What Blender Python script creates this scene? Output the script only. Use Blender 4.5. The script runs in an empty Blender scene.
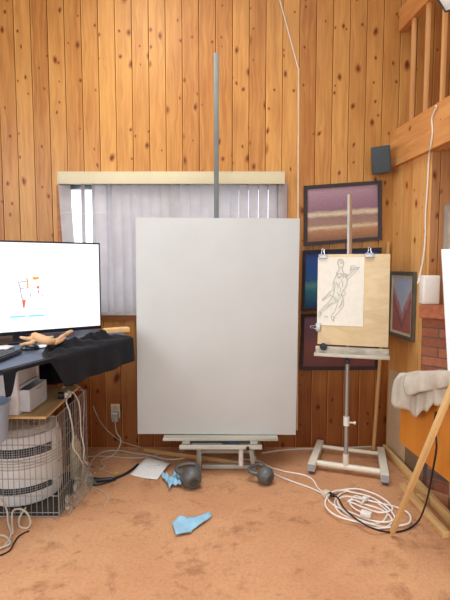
import bpy, bmesh, math, random
from mathutils import Vector as V, Matrix as M
random.seed(7)
scn = bpy.context.scene
COL = scn.collection
PI = math.pi

# ------------------------------------------------------------------ camera
H = 1.45
TILT = math.radians(4.4)
CT, ST = math.cos(TILT), math.sin(TILT)
cd = bpy.data.cameras.new('camera'); cam = bpy.data.objects.new('camera', cd); COL.objects.link(cam)
cd.sensor_fit = 'HORIZONTAL'; cd.sensor_width = 36; cd.lens = 36
cd.clip_start = 0.05
cam.location = (0, 0, H); cam.rotation_euler = (PI/2 - TILT, 0, 0)
scn.camera = cam

def ray(px, py):
    u = (px - 225) / 450; v = (300 - py) / 450
    return V((u, CT + v*ST, -ST + v*CT))
def at(px, py, Y):
    d = ray(px, py); return V((0, 0, H)) + d * (Y / d.y)
def atz(px, py, z):
    d = ray(px, py); return V((0, 0, H)) + d * ((z - H) / d.z)
def fl(px, py, z=0.0): return atz(px, py, z)
def onplane(px, py, p0, n):
    d = ray(px, py); o = V((0, 0, H)); return o + d * ((V(p0) - o).dot(n) / d.dot(n))
def proj(p):
    p = V(p) - V((0, 0, H))
    w = p.y*CT - p.z*ST; v = p.y*ST + p.z*CT
    return 225 + 450*p.x/w, 300 - 450*v/w

# ------------------------------------------------------------------ materials
MATS = {}
class NT:
    def __init__(s, name):
        s.m = bpy.data.materials.new(name); s.m.use_nodes = True
        s.t = s.m.node_tree; s.n = s.t.nodes; s.l = s.t.links
        s.b = s.n['Principled BSDF']
    def new(s, kind, **kw):
        x = s.n.new(kind)
        for k, v in kw.items(): setattr(x, k, v)
        return x
    def put(s, sock, v):
        if hasattr(v, 'is_output') or isinstance(v, bpy.types.NodeSocket): s.l.new(v, sock)
        else: sock.default_value = v
    def math(s, op, a, b=0.0, c=0.0, clamp=False):
        x = s.new('ShaderNodeMath', operation=op, use_clamp=clamp)
        s.put(x.inputs[0], a); s.put(x.inputs[1], b); s.put(x.inputs[2], c)
        return x.outputs[0]
    def comb(s, x, y, z=0.0):
        c = s.new('ShaderNodeCombineXYZ')
        s.put(c.inputs[0], x); s.put(c.inputs[1], y); s.put(c.inputs[2], z)
        return c.outputs[0]
    def sep(s, v):
        c = s.new('ShaderNodeSeparateXYZ'); s.l.new(v, c.inputs[0]); return c.outputs
    def noise(s, vec, scale, detail=3, rough=.55, dist=0.0):
        x = s.new('ShaderNodeTexNoise')
        if vec is not None: s.l.new(vec, x.inputs['Vector'])
        x.inputs['Scale'].default_value = scale; x.inputs['Detail'].default_value = detail
        x.inputs['Roughness'].default_value = rough; x.inputs['Distortion'].default_value = dist
        return x.outputs['Fac']
    def mix(s, fac, a, b, mode='MIX'):
        x = s.new('ShaderNodeMix', data_type='RGBA', blend_type=mode)
        s.put(x.inputs[0], fac); s.put(x.inputs[6], col(a)); s.put(x.inputs[7], col(b))
        return x.outputs[2]
    def ramp(s, fac, stops, interp='LINEAR'):
        x = s.new('ShaderNodeValToRGB'); s.put(x.inputs[0], fac)
        cr = x.color_ramp; cr.interpolation = interp
        while len(cr.elements) > 1: cr.elements.remove(cr.elements[-1])
        cr.elements[0].position = stops[0][0]; cr.elements[0].color = col(stops[0][1])
        for p, c in stops[1:]:
            e = cr.elements.new(p); e.color = col(c)
        return x.outputs[0]
    def coord(s, which='Object'): return s.new('ShaderNodeTexCoord').outputs[which]
    def bump(s, h, strength=.3, dist=.01):
        x = s.new('ShaderNodeBump'); s.put(x.inputs['Height'], h)
        x.inputs['Strength'].default_value = strength; x.inputs['Distance'].default_value = dist
        s.l.new(x.outputs[0], s.b.inputs['Normal'])
    def base(s, c): s.put(s.b.inputs['Base Color'], col(c))
def col(c):
    if isinstance(c, bpy.types.NodeSocket): return c
    if isinstance(c, (int, float)): return c
    return tuple(c) if len(c) == 4 else (*c, 1.0)
def srgb(r, g, b):
    f = lambda x: (x/255/12.92) if x/255 <= .04045 else ((x/255 + .055)/1.055)**2.4
    return (f(r), f(g), f(b))

def plain(name, c, rough=.6, metal=0.0, var=.12, scale=14, bump=0.0, alpha=1.0, trans=0.0, emit=0.0):
    if name in MATS: return MATS[name]
    t = NT(name); n = t.noise(t.coord(), scale, 4)
    lo = tuple(max(0, x*(1-var)) for x in c); hi = tuple(min(1, x*(1+var)) for x in c)
    t.base(t.ramp(n, [(.3, lo), (.7, hi)]))
    t.b.inputs['Roughness'].default_value = rough; t.b.inputs['Metallic'].default_value = metal
    if alpha < 1: t.b.inputs['Alpha'].default_value = alpha
    if trans: t.b.inputs['Transmission Weight'].default_value = trans
    if bump: t.bump(n, bump, .004)
    if emit:
        t.b.inputs['Emission Color'].default_value = (*c, 1); t.b.inputs['Emission Strength'].default_value = emit
    MATS[name] = t.m; return t.m

PITCH = 0.1255
def plank_mat(name, base_lo, base_hi, knots=True, pitch=PITCH, off=0.0559, low_shade_tint=None):
    """knotty tongue and groove boards; UV = metres (along wall, height)"""
    t = NT(name); uv = t.new('ShaderNodeUVMap').outputs[0]
    u, z, _ = t.sep(uv)
    q = t.math('DIVIDE', t.math('SUBTRACT', u, off), pitch)
    pid = t.math('FLOOR', q); fr = t.math('FRACT', q)
    wn = t.new('ShaderNodeTexWhiteNoise', noise_dimensions='1D'); t.l.new(pid, wn.inputs['W'])
    rnd = wn.outputs['Value']
    wob = t.noise(t.comb(t.math('MULTIPLY', u, 3.0), z, rnd), 3.0, 2)
    # knots: one large sparse family, one small cluster family
    def family(su, sz, keep, r0, r1, sh):
        vo = t.new('ShaderNodeTexVoronoi', voronoi_dimensions='2D', feature='F1')
        kv = t.comb(t.math('ADD', t.math('MULTIPLY', u, su), t.math('MULTIPLY', wob, .35)),
                    t.math('ADD', t.math('ADD', t.math('MULTIPLY', z, sz), sh), t.math('ADD', t.math('MULTIPLY', rnd, 9.0), t.math('MULTIPLY', wob, .5))))
        t.l.new(kv, vo.inputs['Vector']); vo.inputs['Scale'].default_value = 1.0
        cr, cg, cb = t.sep(vo.outputs['Color'])
        size = t.math('MULTIPLY', t.math('GREATER_THAN', cr, keep), t.math('ADD', r0, t.math('MULTIPLY', t.math('POWER', cg, 2.0), r1)))
        return vo.outputs['Distance'], t.math('DIVIDE', vo.outputs['Distance'], t.math('ADD', size, 1e-4))
    d, kn1 = family(7.6, 4.6, .48, .035, .075, 0.0)
    d2, kn2 = family(13.0, 10.0, .87, .05, .06, 3.7)
    kn = t.math('MINIMUM', kn1, kn2)
    # grain
    pull = t.math('MULTIPLY', t.math('POWER', t.math('SUBTRACT', 1.0, t.math('MINIMUM', t.math('MULTIPLY', d, 2.2), 1.0)), 2.0), .5)
    gv = t.comb(t.math('ADD', t.math('ADD', t.math('MULTIPLY', u, 34.0), t.math('MULTIPLY', rnd, 37.0)), t.math('ADD', pull, t.math('MULTIPLY', wob, 2.2))),
                t.math('MULTIPLY', z, 1.1), t.math('MULTIPLY', rnd, 11.0))
    g = t.noise(gv, 1.6, 5, .6)
    g2 = t.noise(t.comb(t.math('MULTIPLY', u, 5.0), t.math('MULTIPLY', z, 1.3), rnd), 2.0, 2)
    fac = t.math('ADD', t.math('MULTIPLY', t.math('SUBTRACT', g, .13), .85), t.math('ADD', t.math('MULTIPLY', rnd, .34), t.math('MULTIPLY', t.math('SUBTRACT', g2, .5), .5)))
    c = t.ramp(fac, [(.22, base_lo), (.5, tuple((a+b)/2 for a, b in zip(base_lo, base_hi))), (.8, base_hi)])
    if knots:
        dark = tuple(x*k for x, k in zip(base_lo, (.30, .22, .22)))
        halo = tuple(x*k for x, k in zip(base_lo, (.80, .62, .5)))
        c = t.mix(t.math('SUBTRACT', 1.0, t.math('DIVIDE', t.math('SUBTRACT', kn, 1.0), 1.2, clamp=True), clamp=True), c, halo)
        c = t.mix(t.math('SUBTRACT', 1.0, t.math('DIVIDE', t.math('SUBTRACT', kn, .55), .55, clamp=True), clamp=True), c, dark)
    if low_shade_tint:  # painted shade plus a redder wood tone towards the floor
        c = t.mix(t.ramp(t.math('ADD', z, t.math('MULTIPLY', wob, .25)), [(.55, (1, 1, 1)), (1.0, (.0, .0, .0))]), c, low_shade_tint, 'MULTIPLY')
    e = t.math('MINIMUM', fr, t.math('SUBTRACT', 1.0, fr))
    c = t.mix(t.math('MULTIPLY', t.math('LESS_THAN', e, .022), .6), c, tuple(x*.22 for x in base_lo))
    lite = t.math('MULTIPLY', t.math('MULTIPLY', t.math('GREATER_THAN', fr, .022), t.math('LESS_THAN', fr, .06)), .4)
    c = t.mix(lite, c, tuple(min(1, x*1.35) for x in base_hi))
    t.base(c); t.b.inputs['Roughness'].default_value = .42
    t.b.inputs['Specular IOR Level'].default_value = .35
    t.bump(g, .12, .003)
    MATS[name] = t.m; return t.m

def wood(name, lo, hi, axis='X', scale=1.0, knots=0.0, rough=.55):
    if name in MATS: return MATS[name]
    t = NT(name); x, y, z = t.sep(t.coord())
    k = {'X': (2.0, 38, 38), 'Y': (38, 2.0, 38), 'Z': (38, 38, 2.0)}[axis]
    v = t.comb(t.math('MULTIPLY', x, k[0]*scale), t.math('MULTIPLY', y, k[1]*scale), t.math('MULTIPLY', z, k[2]*scale))
    g = t.noise(v, 1.0, 5, .6, .6)
    c = t.ramp(g, [(.3, lo), (.72, hi)])
    if knots:
        vo = t.new('ShaderNodeTexVoronoi'); t.l.new(t.coord(), vo.inputs['Vector']); vo.inputs['Scale'].default_value = 7
        c = t.mix(t.math('MULTIPLY', t.math('LESS_THAN', vo.outputs['Distance'], .13), knots), c, tuple(a*.3 for a in lo))
    t.base(c); t.b.inputs['Roughness'].default_value = rough; t.bump(g, .1, .002)
    MATS[name] = t.m; return t.m

wall_m = plank_mat('knotty cedar planks', srgb(166, 106, 50), srgb(210, 156, 86), low_shade_tint=(.52, .34, .30))
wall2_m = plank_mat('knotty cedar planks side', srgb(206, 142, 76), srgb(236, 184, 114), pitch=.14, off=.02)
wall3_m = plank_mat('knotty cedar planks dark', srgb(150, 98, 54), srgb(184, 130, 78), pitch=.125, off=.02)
beam_m = wood('cedar beam wood', srgb(200, 134, 72), srgb(228, 172, 108), 'Y', .6, .7)
balus_m = wood('cedar baluster wood', srgb(204, 146, 88), srgb(230, 180, 122), 'Z', .6)
trim_m = wood('cedar trim wood', srgb(150, 88, 44), srgb(186, 118, 66), 'X', .6)
pine_m = wood('pale pine lumber', srgb(206, 166, 104), srgb(232, 200, 142), 'X', 1.0, .6)
pineY_m = wood('pale pine lumber long', srgb(196, 154, 96), srgb(226, 190, 132), 'Y', 1.0, .6)
pole_m = wood('tan round pole wood', srgb(184, 138, 82), srgb(214, 170, 112), 'Z', .8)
ply_m = wood('birch plywood', srgb(206, 182, 138), srgb(228, 208, 168), 'X', .35)
ply2_m = wood('warm plywood', srgb(206, 164, 104), srgb(232, 196, 140), 'Y', .4)
worn_m = wood('weathered painted wood', srgb(150, 146, 130), srgb(204, 200, 186), 'X', .8)
wornZ_m = wood('weathered painted post wood', srgb(140, 136, 122), srgb(200, 196, 182), 'Z', .8)
orange_m = wood('orange stained veneer', srgb(196, 120, 36), srgb(216, 142, 52), 'Z', .25, 0, .38)
white_m = plain('white paint', srgb(226, 224, 216), .5)
ivory_m = plain('ivory enamel', srgb(222, 216, 198), .42, var=.06)
plas_m = plain('white plastic', srgb(222, 222, 228), .4, var=.04)
black_m = plain('black plastic', srgb(22, 24, 30), .4)
slate_m = plain('slate blue desk mat', srgb(78, 92, 118), .5)
alu_m = plain('aluminium', srgb(150, 154, 152), .38, .75, .08)
chrome_m = plain('chrome', srgb(200, 202, 206), .18, .95, .05)
steel_m = plain('grey steel', srgb(112, 112, 108), .45, .6)
iron_m = plain('grey kettlebell enamel', srgb(92, 93, 92), .42, .1, .1, 20)
wire_m = plain('zinc crate wire', srgb(150, 148, 142), .45, .2)
cable_m = plain('white cable rubber', srgb(226, 222, 212), .5, var=.04)
dcable_m = plain('dingy white cable rubber', srgb(196, 188, 172), .5, var=.1)
bcable_m = plain('black cable rubber', srgb(28, 28, 32), .5)
paper_m = plain('white paper', srgb(232, 230, 226), .8, var=.03)
dpaper_m = plain('cream drawing paper', srgb(228, 226, 212), .85, var=.04, scale=30)
pencil_m = plain('graphite', srgb(138, 138, 136), .7)
pencil2_m = plain('soft graphite', srgb(200, 199, 188), .8)
blue_m = plain('light blue shop towel', srgb(150, 196, 222), .85, var=.1, bump=.3)
dark_frame_m = plain('dark brown black frame', srgb(44, 32, 34), .5)

# ------------------------------------------------------------------ geometry helpers
ORIG = {}
class MB:
    def __init__(s): s.bm = bmesh.new(); s.uv = s.bm.loops.layers.uv.new('UVMap')
    def face(s, pts, uvs=None):
        vs = [s.bm.verts.new(p) for p in pts]
        f = s.bm.faces.new(vs)
        if uvs:
            for l, q in zip(f.loops, uvs): l[s.uv].uv = q
        return s
    def box(s, c, size, R=None, bev=0.0):
        mt = M.Translation(V(c)) @ (R.to_4x4() if R is not None else M.Identity(4)) @ M.Diagonal((*size, 1))
        r = bmesh.ops.create_cube(s.bm, size=1.0, matrix=mt)
        if bev:
            es = list({e for v in r['verts'] for e in v.link_edges})
            bmesh.ops.bevel(s.bm, geom=es, offset=bev, segments=2, affect='EDGES', profile=.6)
        return s
    def span(s, a, b, bev=0.0):
        a, b = V(a), V(b); return s.box((a+b)/2, [abs(x) for x in (b-a)], None, bev)
    def bar(s, p0, p1, w, h, up=(0, 0, 1), bev=0.0):
        p0, p1 = V(p0), V(p1); x = (p1-p0).normalized(); y = V(up).cross(x)
        if y.length < 1e-4: y = V((0, 1, 0)).cross(x)
        y.normalize(); z = x.cross(y)
        return s.box((p0+p1)/2, ((p1-p0).length, w, h), M((x, y, z)).transposed(), bev)
    def tube(s, pts, r, seg=8, closed=False, smooth=0, caps=True, flat=1.0):
        pts = [V(p) for p in pts]
        rs = list(r) if isinstance(r, (list, tuple)) else [r]*len(pts)
        if smooth:
            n = len(pts); out = []; ro = []
            rng = n if closed else n-1
            for i in range(rng):
                g = (lambda k: pts[k % n]) if closed else (lambda k: pts[min(max(k, 0), n-1)])
                p0, p1, p2, p3 = g(i-1), g(i), g(i+1), g(i+2)
                for k in range(smooth):
                    t = k/smooth
                    out.append(.5*((2*p1)+(p2-p0)*t+(2*p0-5*p1+4*p2-p3)*t*t+(3*p1-p0-3*p2+p3)*t**3))
                    ro.append(rs[i]*(1-t)+rs[(i+1) % n]*t)
            if not closed: out.append(pts[-1]); ro.append(rs[-1])
            pts, rs = out, ro
        n = len(pts); T = []
        for i in range(n):
            a = pts[(i-1) % n] if closed or i > 0 else pts[0]
            b = pts[(i+1) % n] if closed or i < n-1 else pts[-1]
            d = b-a
            T.append(d.normalized() if d.length > 1e-9 else V((0, 0, 1)))
        nrm = T[0].orthogonal().normalized(); rings = []
        for i in range(n):
            nrm = (nrm - T[i]*nrm.dot(T[i]))
            if nrm.length < 1e-6: nrm = T[i].orthogonal()
            nrm.normalize(); bi = T[i].cross(nrm)
            rings.append([s.bm.verts.new(pts[i] + (nrm*math.cos(2*PI*k/seg) + bi*math.sin(2*PI*k/seg)*flat)*rs[i]) for k in range(seg)])
        for i in range(n if closed else n-1):
            A, B = rings[i], rings[(i+1) % n]
            for k in range(seg): s.bm.faces.new((A[k], A[(k+1) % seg], B[(k+1) % seg], B[k]))
        if caps and not closed:
            s.bm.faces.new(rings[0][::-1]); s.bm.faces.new(rings[-1])
        return s
    def lathe(s, prof, c=(0, 0, 0), R=None, seg=32):
        mt = M.Translation(V(c)) @ (R.to_4x4() if R is not None else M.Identity(4)); rings = []
        for r, z in prof:
            if r < 1e-6: rings.append([s.bm.verts.new(mt @ V((0, 0, z)))])
            else: rings.append([s.bm.verts.new(mt @ V((r*math.cos(2*PI*k/seg), r*math.sin(2*PI*k/seg), z))) for k in range(seg)])
        for A, B in zip(rings, rings[1:]):
            for k in range(seg):
                a, b = A[k % len(A)], A[(k+1) % len(A)]; c2, d = B[(k+1) % len(B)], B[k % len(B)]
                vs = []
                for x in (a, b, c2, d):
                    if x not in vs: vs.append(x)
                if len(vs) > 2: s.bm.faces.new(vs)
        return s
    def cyl(s, p0, p1, r, seg=16): return s.tube([p0, p1], r, seg)
    def prism(s, poly, z0, z1):
        lo = [s.bm.verts.new((x, y, z0)) for x, y in poly]; hi = [s.bm.verts.new((x, y, z1)) for x, y in poly]
        n = len(poly)
        s.bm.faces.new(lo[::-1]); s.bm.faces.new(hi)
        for i in range(n): s.bm.faces.new((lo[i], lo[(i+1) % n], hi[(i+1) % n], hi[i]))
        return s
    def grid(s, fn, nu, nv):
        vs = [[s.bm.verts.new(fn(i/nu, j/nv)) for j in range(nv+1)] for i in range(nu+1)]
        for i in range(nu):
            for j in range(nv):
                f = s.bm.faces.new((vs[i][j], vs[i+1][j], vs[i+1][j+1], vs[i][j+1]))
                for l, q in zip(f.loops, ((i, j), (i+1, j), (i+1, j+1), (i, j+1))): l[s.uv].uv = (q[0]/nu, q[1]/nv)
        return s
    def quad(s, a, b, c, d): s.face((a, b, c, d), ((0, 0), (1, 0), (1, 1), (0, 1))); return s
    def slab(s, pts, n, th):
        n = V(n).normalized()*th; lo = [s.bm.verts.new(V(p)-n) for p in pts]; hi = [s.bm.verts.new(V(p)) for p in pts]; k = len(pts)
        s.bm.faces.new(lo[::-1]); f = s.bm.faces.new(hi)
        for l, q in zip(f.loops, ((0, 0), (1, 0), (1, 1), (0, 1))): l[s.uv].uv = q
        for i in range(k): s.bm.faces.new((lo[i], lo[(i+1) % k], hi[(i+1) % k], hi[i]))
        return s
    def ribbon(s, pts, w, n):
        pts = [V(p) for p in pts]; n = V(n); L = []; Rr = []
        for i, p in enumerate(pts):
            d = (pts[min(i+1, len(pts)-1)] - pts[max(i-1, 0)]).normalized(); q = d.cross(n).normalized()*w/2
            L.append(s.bm.verts.new(p+q)); Rr.append(s.bm.verts.new(p-q))
        for i in range(len(pts)-1): s.bm.faces.new((L[i], Rr[i], Rr[i+1], L[i+1]))
        return s
    def build(s, name, mat, parent=None, origin=None, solid=0.0, recalc=True, angle=35):
        if recalc: bmesh.ops.recalc_face_normals(s.bm, faces=s.bm.faces)
        if parent is not None: o0 = ORIG[parent.name]
        elif origin is not None: o0 = V(origin)
        else:
            xs = [v.co for v in s.bm.verts]
            o0 = V(((min(p.x for p in xs)+max(p.x for p in xs))/2, (min(p.y for p in xs)+max(p.y for p in xs))/2, min(p.z for p in xs)))
        bmesh.ops.translate(s.bm, verts=s.bm.verts, vec=-o0)
        me = bpy.data.meshes.new(name); s.bm.to_mesh(me); s.bm.free()
        me.shade_smooth(); me.set_sharp_from_angle(angle=math.radians(angle))
        o = bpy.data.objects.new(name, me); COL.objects.link(o)
        me.materials.append(mat)
        if parent is not None: o.parent = parent
        else: o.location = o0
        ORIG[o.name] = o0
        if solid:
            md = o.modifiers.new('thickness', 'SOLIDIFY'); md.thickness = solid; md.offset = 0
        return o
def tag(o, label, cat, group=None):
    o['label'] = label; o['category'] = cat
    if group: o['group'] = group
    return o
def thing(name, loc, label, cat, group=None):
    o = bpy.data.objects.new(name, None); COL.objects.link(o); o.location = loc; o.empty_display_size = .1
    ORIG[o.name] = V(loc); return tag(o, label, cat, group)
def struct(o): o['kind'] = 'structure'; return o
def wob(x, y, k=0): return math.sin(x*1.7+y*2.3+k)*.5 + math.sin(x*3.9-y*1.3+k*2.1)*.3 + math.sin(x*7.1+y*6.3+k*.7)*.2

def plank_wall(mb, fn, u0, u1, z0, z1, pitch, off, holes=(), g=.0035, dep=.006):
    """tongue and groove boards; fn(u, z, depth) -> world point"""
    k = math.floor((u0-off)/pitch)
    while off + k*pitch < u1:
        a = max(u0, off+k*pitch); b = min(u1, off+(k+1)*pitch); k += 1
        cuts = sorted({a, b, *[h[0] for h in holes if a < h[0] < b], *[h[1] for h in holes if a < h[1] < b]})
        for x0, x1 in zip(cuts, cuts[1:]):
            mid = (x0+x1)/2; zs = [(z0, z1)]
            for h in holes:
                if h[0] < mid < h[1]: zs = [(z0, h[2]), (h[3], z1)]
            l = g if x0 == a else 0; r = g if x1 == b else 0
            for za, zb in zs:
                for p, q, d0, d1 in ((x0, x0+l, dep, 0), (x0+l, x1-r, 0, 0), (x1-r, x1, 0, dep)):
                    if q-p > 1e-6:
                        mb.face((fn(p, za, d0), fn(q, za, d1), fn(q, zb, d1), fn(p, zb, d0)), ((p, za), (q, za), (q, zb), (p, zb)))

# ------------------------------------------------------------------ the room
WY = 3.5
CX = 1.284                                  # corner of back wall and right wall
TOP = 4.7
t = NT('terracotta carpet'); oc = t.coord()
n1 = t.noise(oc, 1.6, 4, .6); n2 = t.noise(oc, 7, 4, .65, .4); n3 = t.noise(oc, 230, 2, .7); n4 = t.noise(oc, 3.3, 6, .7, .2)
n5 = t.noise(oc, 55, 3, .7); n6 = t.noise(oc, 2.3, 6, .72, .25)
c = t.ramp(n1, [(.3, srgb(203, 149, 110)), (.7, srgb(221, 171, 128))])
c = t.mix(t.math('MULTIPLY', t.ramp(n4, [(.55, (0, 0, 0)), (.66, (1, 1, 1))]), .55), c, srgb(146, 98, 68))
c = t.mix(t.math('MULTIPLY', t.ramp(n6, [(.58, (0, 0, 0)), (.66, (1, 1, 1))]), .62), c, srgb(150, 102, 70))
c = t.mix(t.math('MULTIPLY', t.ramp(n2, [(.60, (0, 0, 0)), (.72, (1, 1, 1))]), .5), c, srgb(138, 90, 66))
c = t.mix(.45, c, t.ramp(n3, [(.3, (.62, .58, .56)), (.7, (1.08, 1.08, 1.08))]), 'MULTIPLY')
c = t.mix(.5, c, t.ramp(n5, [(.3, (.72, .68, .66)), (.55, (1.0, 1.0, 1.0)), (.8, (1.12, 1.1, 1.08))]), 'MULTIPLY')
t.base(c); t.b.inputs['Roughness'].default_value = .95; t.b.inputs['Specular IOR Level'].default_value = .1
t.bump(n3, .6, .006); carpet_m = t.m
mb = MB(); mb.face([(-3.2, -2.2, 0), (2.7, -2.2, 0), (2.7, 3.6, 0), (-3.2, 3.6, 0)])
struct(mb.build('floor', carpet_m, origin=(0, 0, 0)))

WX0, WX1, WZ0, WZ1 = -1.24, .42, 1.075, 2.075      # window opening
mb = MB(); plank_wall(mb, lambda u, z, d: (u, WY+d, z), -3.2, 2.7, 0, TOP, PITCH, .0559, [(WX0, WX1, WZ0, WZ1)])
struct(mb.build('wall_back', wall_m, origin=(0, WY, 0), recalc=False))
RD = V((.0995, -.995, 0)).normalized()              # right wall runs towards the camera
RN = V((-RD.y, RD.x, 0)); RN = RN if RN.x < 0 else -RN
def rw(u, z, d): return V((CX, WY, 0)) + RD*u - RN*d + V((0, 0, z))
RL = .535
mb = MB(); plank_wall(mb, lambda u, z, d: rw(u, z, d), 0, RL, 0, 2.2, .14, .02)
struct(mb.build('wall_right', wall2_m, origin=(CX, WY, 0), recalc=False))
ex = rw(RL, 0, 0)
mb = MB(); plank_wall(mb, lambda u, z, d: (u, ex.y+d, z), ex.x, 2.7, 0, 2.2, .125, .02)
struct(mb.build('wall_alcove', wall3_m, origin=ex, recalc=False))
mb = MB(); plank_wall(mb, lambda u, z, d: (-3.2+d*0, -u, z), -3.5, 2.2, 0, TOP, PITCH, .02)
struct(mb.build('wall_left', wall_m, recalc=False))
mb = MB(); plank_wall(mb, lambda u, z, d: (2.7, -u, z), -3.5, 2.2, 0, TOP, PITCH, .02)
struct(mb.build('wall_loft', wall3_m, recalc=False))
mb = MB(); mb.span((-3.3, -2.2, TOP), (2.8, 3.6, TOP+.06)); struct(mb.build('ceiling', plain('warm white ceiling', srgb(222, 206, 180), .8)))
# loft floor over the alcove with its big fascia beam
mb = MB()
a0 = rw(.004, 0, -.035); a1 = rw(2.9, 0, -.035); b0 = rw(.004, 0, .09); b1 = rw(2.9, 0, .09)
mb.prism([(a0.x, a0.y), (a1.x, a1.y), (b1.x, b1.y), (b0.x, b0.y)], 2.185, 2.45)
struct(mb.build('trim_1', beam_m))
mb = MB(); mb.prism([(b0.x+.002, b0.y), (b1.x+.002, b1.y), (2.69, b1.y), (2.69, WY-.005)], 2.2, 2.43)
struct(mb.build('floor_loft', trim_m))
# corner trim board under the window, dark stained
mb = MB(); mb.span((-1.32, WY-.018, WZ0-.052), (.50, WY-.001, WZ0-.002), .003); struct(mb.build('trim_2', trim_m))
mb = MB()
mb.span((-1.285, WY-.02, WZ0), (-1.255, WY-.001, 2.06), .003)
mb.span((.425, WY-.02, WZ0), (.48, WY-.001, 2.06), .003)
struct(mb.build('trim_3', trim_m))

# window: frame, panes, sill
win = bpy.data.objects.new('window_1', None); COL.objects.link(win); win.location = (-.41, WY+.04, WZ0); ORIG['window_1'] = V(win.location); struct(win)
mb = MB()
for x in (WX0+.02, -.41, WX1-.02): mb.span((x-.02, WY+.02, WZ0), (x+.02, WY+.07, WZ1))
for z in (WZ0+.02, WZ1-.02): mb.span((WX0, WY+.021, z-.02), (WX1, WY+.069, z+.02))
mb.build('window_frame', alu_m, win)
t = NT('window glass'); t.b.inputs['Transmission Weight'].default_value = 1; t.b.inputs['Roughness'].default_value = 0.02; t.b.inputs['IOR'].default_value = 1.05
t.base((.96, .98, 1)); glass_m = t.m
mb = MB(); mb.span((WX0+.04, WY+.043, WZ0+.04), (-.43, WY+.047, WZ1-.04)); mb.span((-.39, WY+.043, WZ0+.04), (WX1-.04, WY+.047, WZ1-.04)); mb.build('window_pane', glass_m, win)
mb = MB(); mb.span((WX0-.03, WY-.03, WZ0-.012), (WX1+.03, WY+.07, WZ0+.012), .004); mb.build('window_sill', white_m, win)
mb = MB()
mb.span((WX0-.012, WY+.007, WZ0+.012), (WX0, WY+.09, WZ1)); mb.span((WX1, WY+.007, WZ0+.012), (WX1+.012, WY+.09, WZ1)); mb.span((WX0-.012, WY+.007, WZ1), (WX1+.012, WY+.09, WZ1+.012))
mb.build('window_jamb', trim_m, win)

# ------------------------------------------------------------------ vertical blind
bl = thing('vertical_blind', (-.41, WY-.05, 1.06), 'wide vertical blind of pale grey vanes under a cream valance', 'blind')
vx0 = at(58, 178, 3.40).x; vx1 = at(284.5, 178, 3.40).x
mb = MB(); zt, zb = at(200, 171.5, 3.39).z, at(200, 184, 3.39).z
mb.span((vx0, 3.385, zb), (vx1, 3.40, zt), .005); mb.span((vx0, 3.385, zt-.012), (vx1, WY-.002, zt), .003)
mb.span((vx0, 3.385, zb), (vx0+.012, WY-.002, zt)); mb.span((vx1-.012, 3.385, zb), (vx1, WY-.002, zt))
mb.build('valance', plain('cream valance', srgb(206, 196, 164), .5, var=.06, scale=4), bl)
t = NT('blind vane cloth'); n = t.noise(t.coord(), 9, 3)
t.base(t.ramp(n, [(.3, srgb(178, 171, 172)), (.7, srgb(194, 188, 188))]))
t.b.inputs['Roughness'].default_value = .7
tr = t.new('ShaderNodeBsdfTranslucent'); tr.inputs[0].default_value = (*srgb(226, 222, 226), 1)
ms = t.new('ShaderNodeMixShader'); ms.inputs[0].default_value = .2
t.l.new(t.b.outputs[0], ms.inputs[1]); t.l.new(tr.outputs[0], ms.inputs[2]); t.l.new(ms.outputs[0], t.n['Material Output'].inputs[0])
vane_m = t.m
vz1 = zb + .03
vpx = [(65.5, 20, 1), (84, 84, 0), (95, 80, 0), (101.5, 20, 0), (110, 74, 0)]
xs = []
x = 117.5
while x < 284: vpx.append((x, 34 + max(0, (200-x)*.13), 0)); x += 9.7
for px, ang, skew in vpx:
    cx = at(px, 250, 3.445).x; a = math.radians(ang); zlo = WZ0 + .012
    w = .089
    def vf(i, j, cx=cx, a=a, skew=skew, px=px):
        s = (i-.5)*w; bow = .006*(1-(2*i-1)**2)
        z = zlo + (vz1-zlo)*j
        lean = (1-j)*(.0 if not skew else .045)
        p = V((cx + s*math.cos(a) - bow*math.sin(a) + lean, 3.452 + s*math.sin(a)*.72 - bow*math.cos(a), z)); return p
    MB().grid(vf, 6, 6).build('vane', vane_m, bl, recalc=False, angle=80)
mb = MB(); mb.tube([at(60+i*8, 213, 3.42) + V((0, 0, .004*math.sin(i*PI/2))) for i in range(7)], .0012, 5); mb.build('bead_chain', white_m, bl)
mb = MB(); mb.span((vx0+.02, 3.415, zb+.008), (vx1-.02, 3.46, zb+.035)); mb.build('head_rail', alu_m, bl)

# ------------------------------------------------------------------ loft railing
rl = thing('loft_railing', rw(.9, 2.45, .0), 'cedar loft railing of square balusters under a heavy top rail', 'railing')
mb = MB(); p0 = rw(.03, 3.25, .02); p1 = rw(2.8, 3.25, .02)
mb.bar(p0, p1, .05, .16, bev=.004); mb.build('top_rail', beam_m, rl)
u = .0
for px, py in ((412.6, 75), (426.5, 75), (443, 75)):
    # where the sight line crosses the railing plane
    q = onplane(px, py, rw(0, 0, .02), RN); uu = (q - V((CX, WY, 0))).dot(RD)
    mb = MB(); b = rw(uu, 2.45, .02); mb.bar(b, b+V((0, 0, .725)), .024, .024, up=RD, bev=.002); mb.build('baluster', balus_m, rl)
for k in range(1, 6):
    mb = MB(); b = rw(uu+.13*k, 2.45, .02); mb.bar(b, b+V((0, 0, .725)), .024, .024, up=RD, bev=.002); mb.build('baluster', balus_m, rl)
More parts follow.
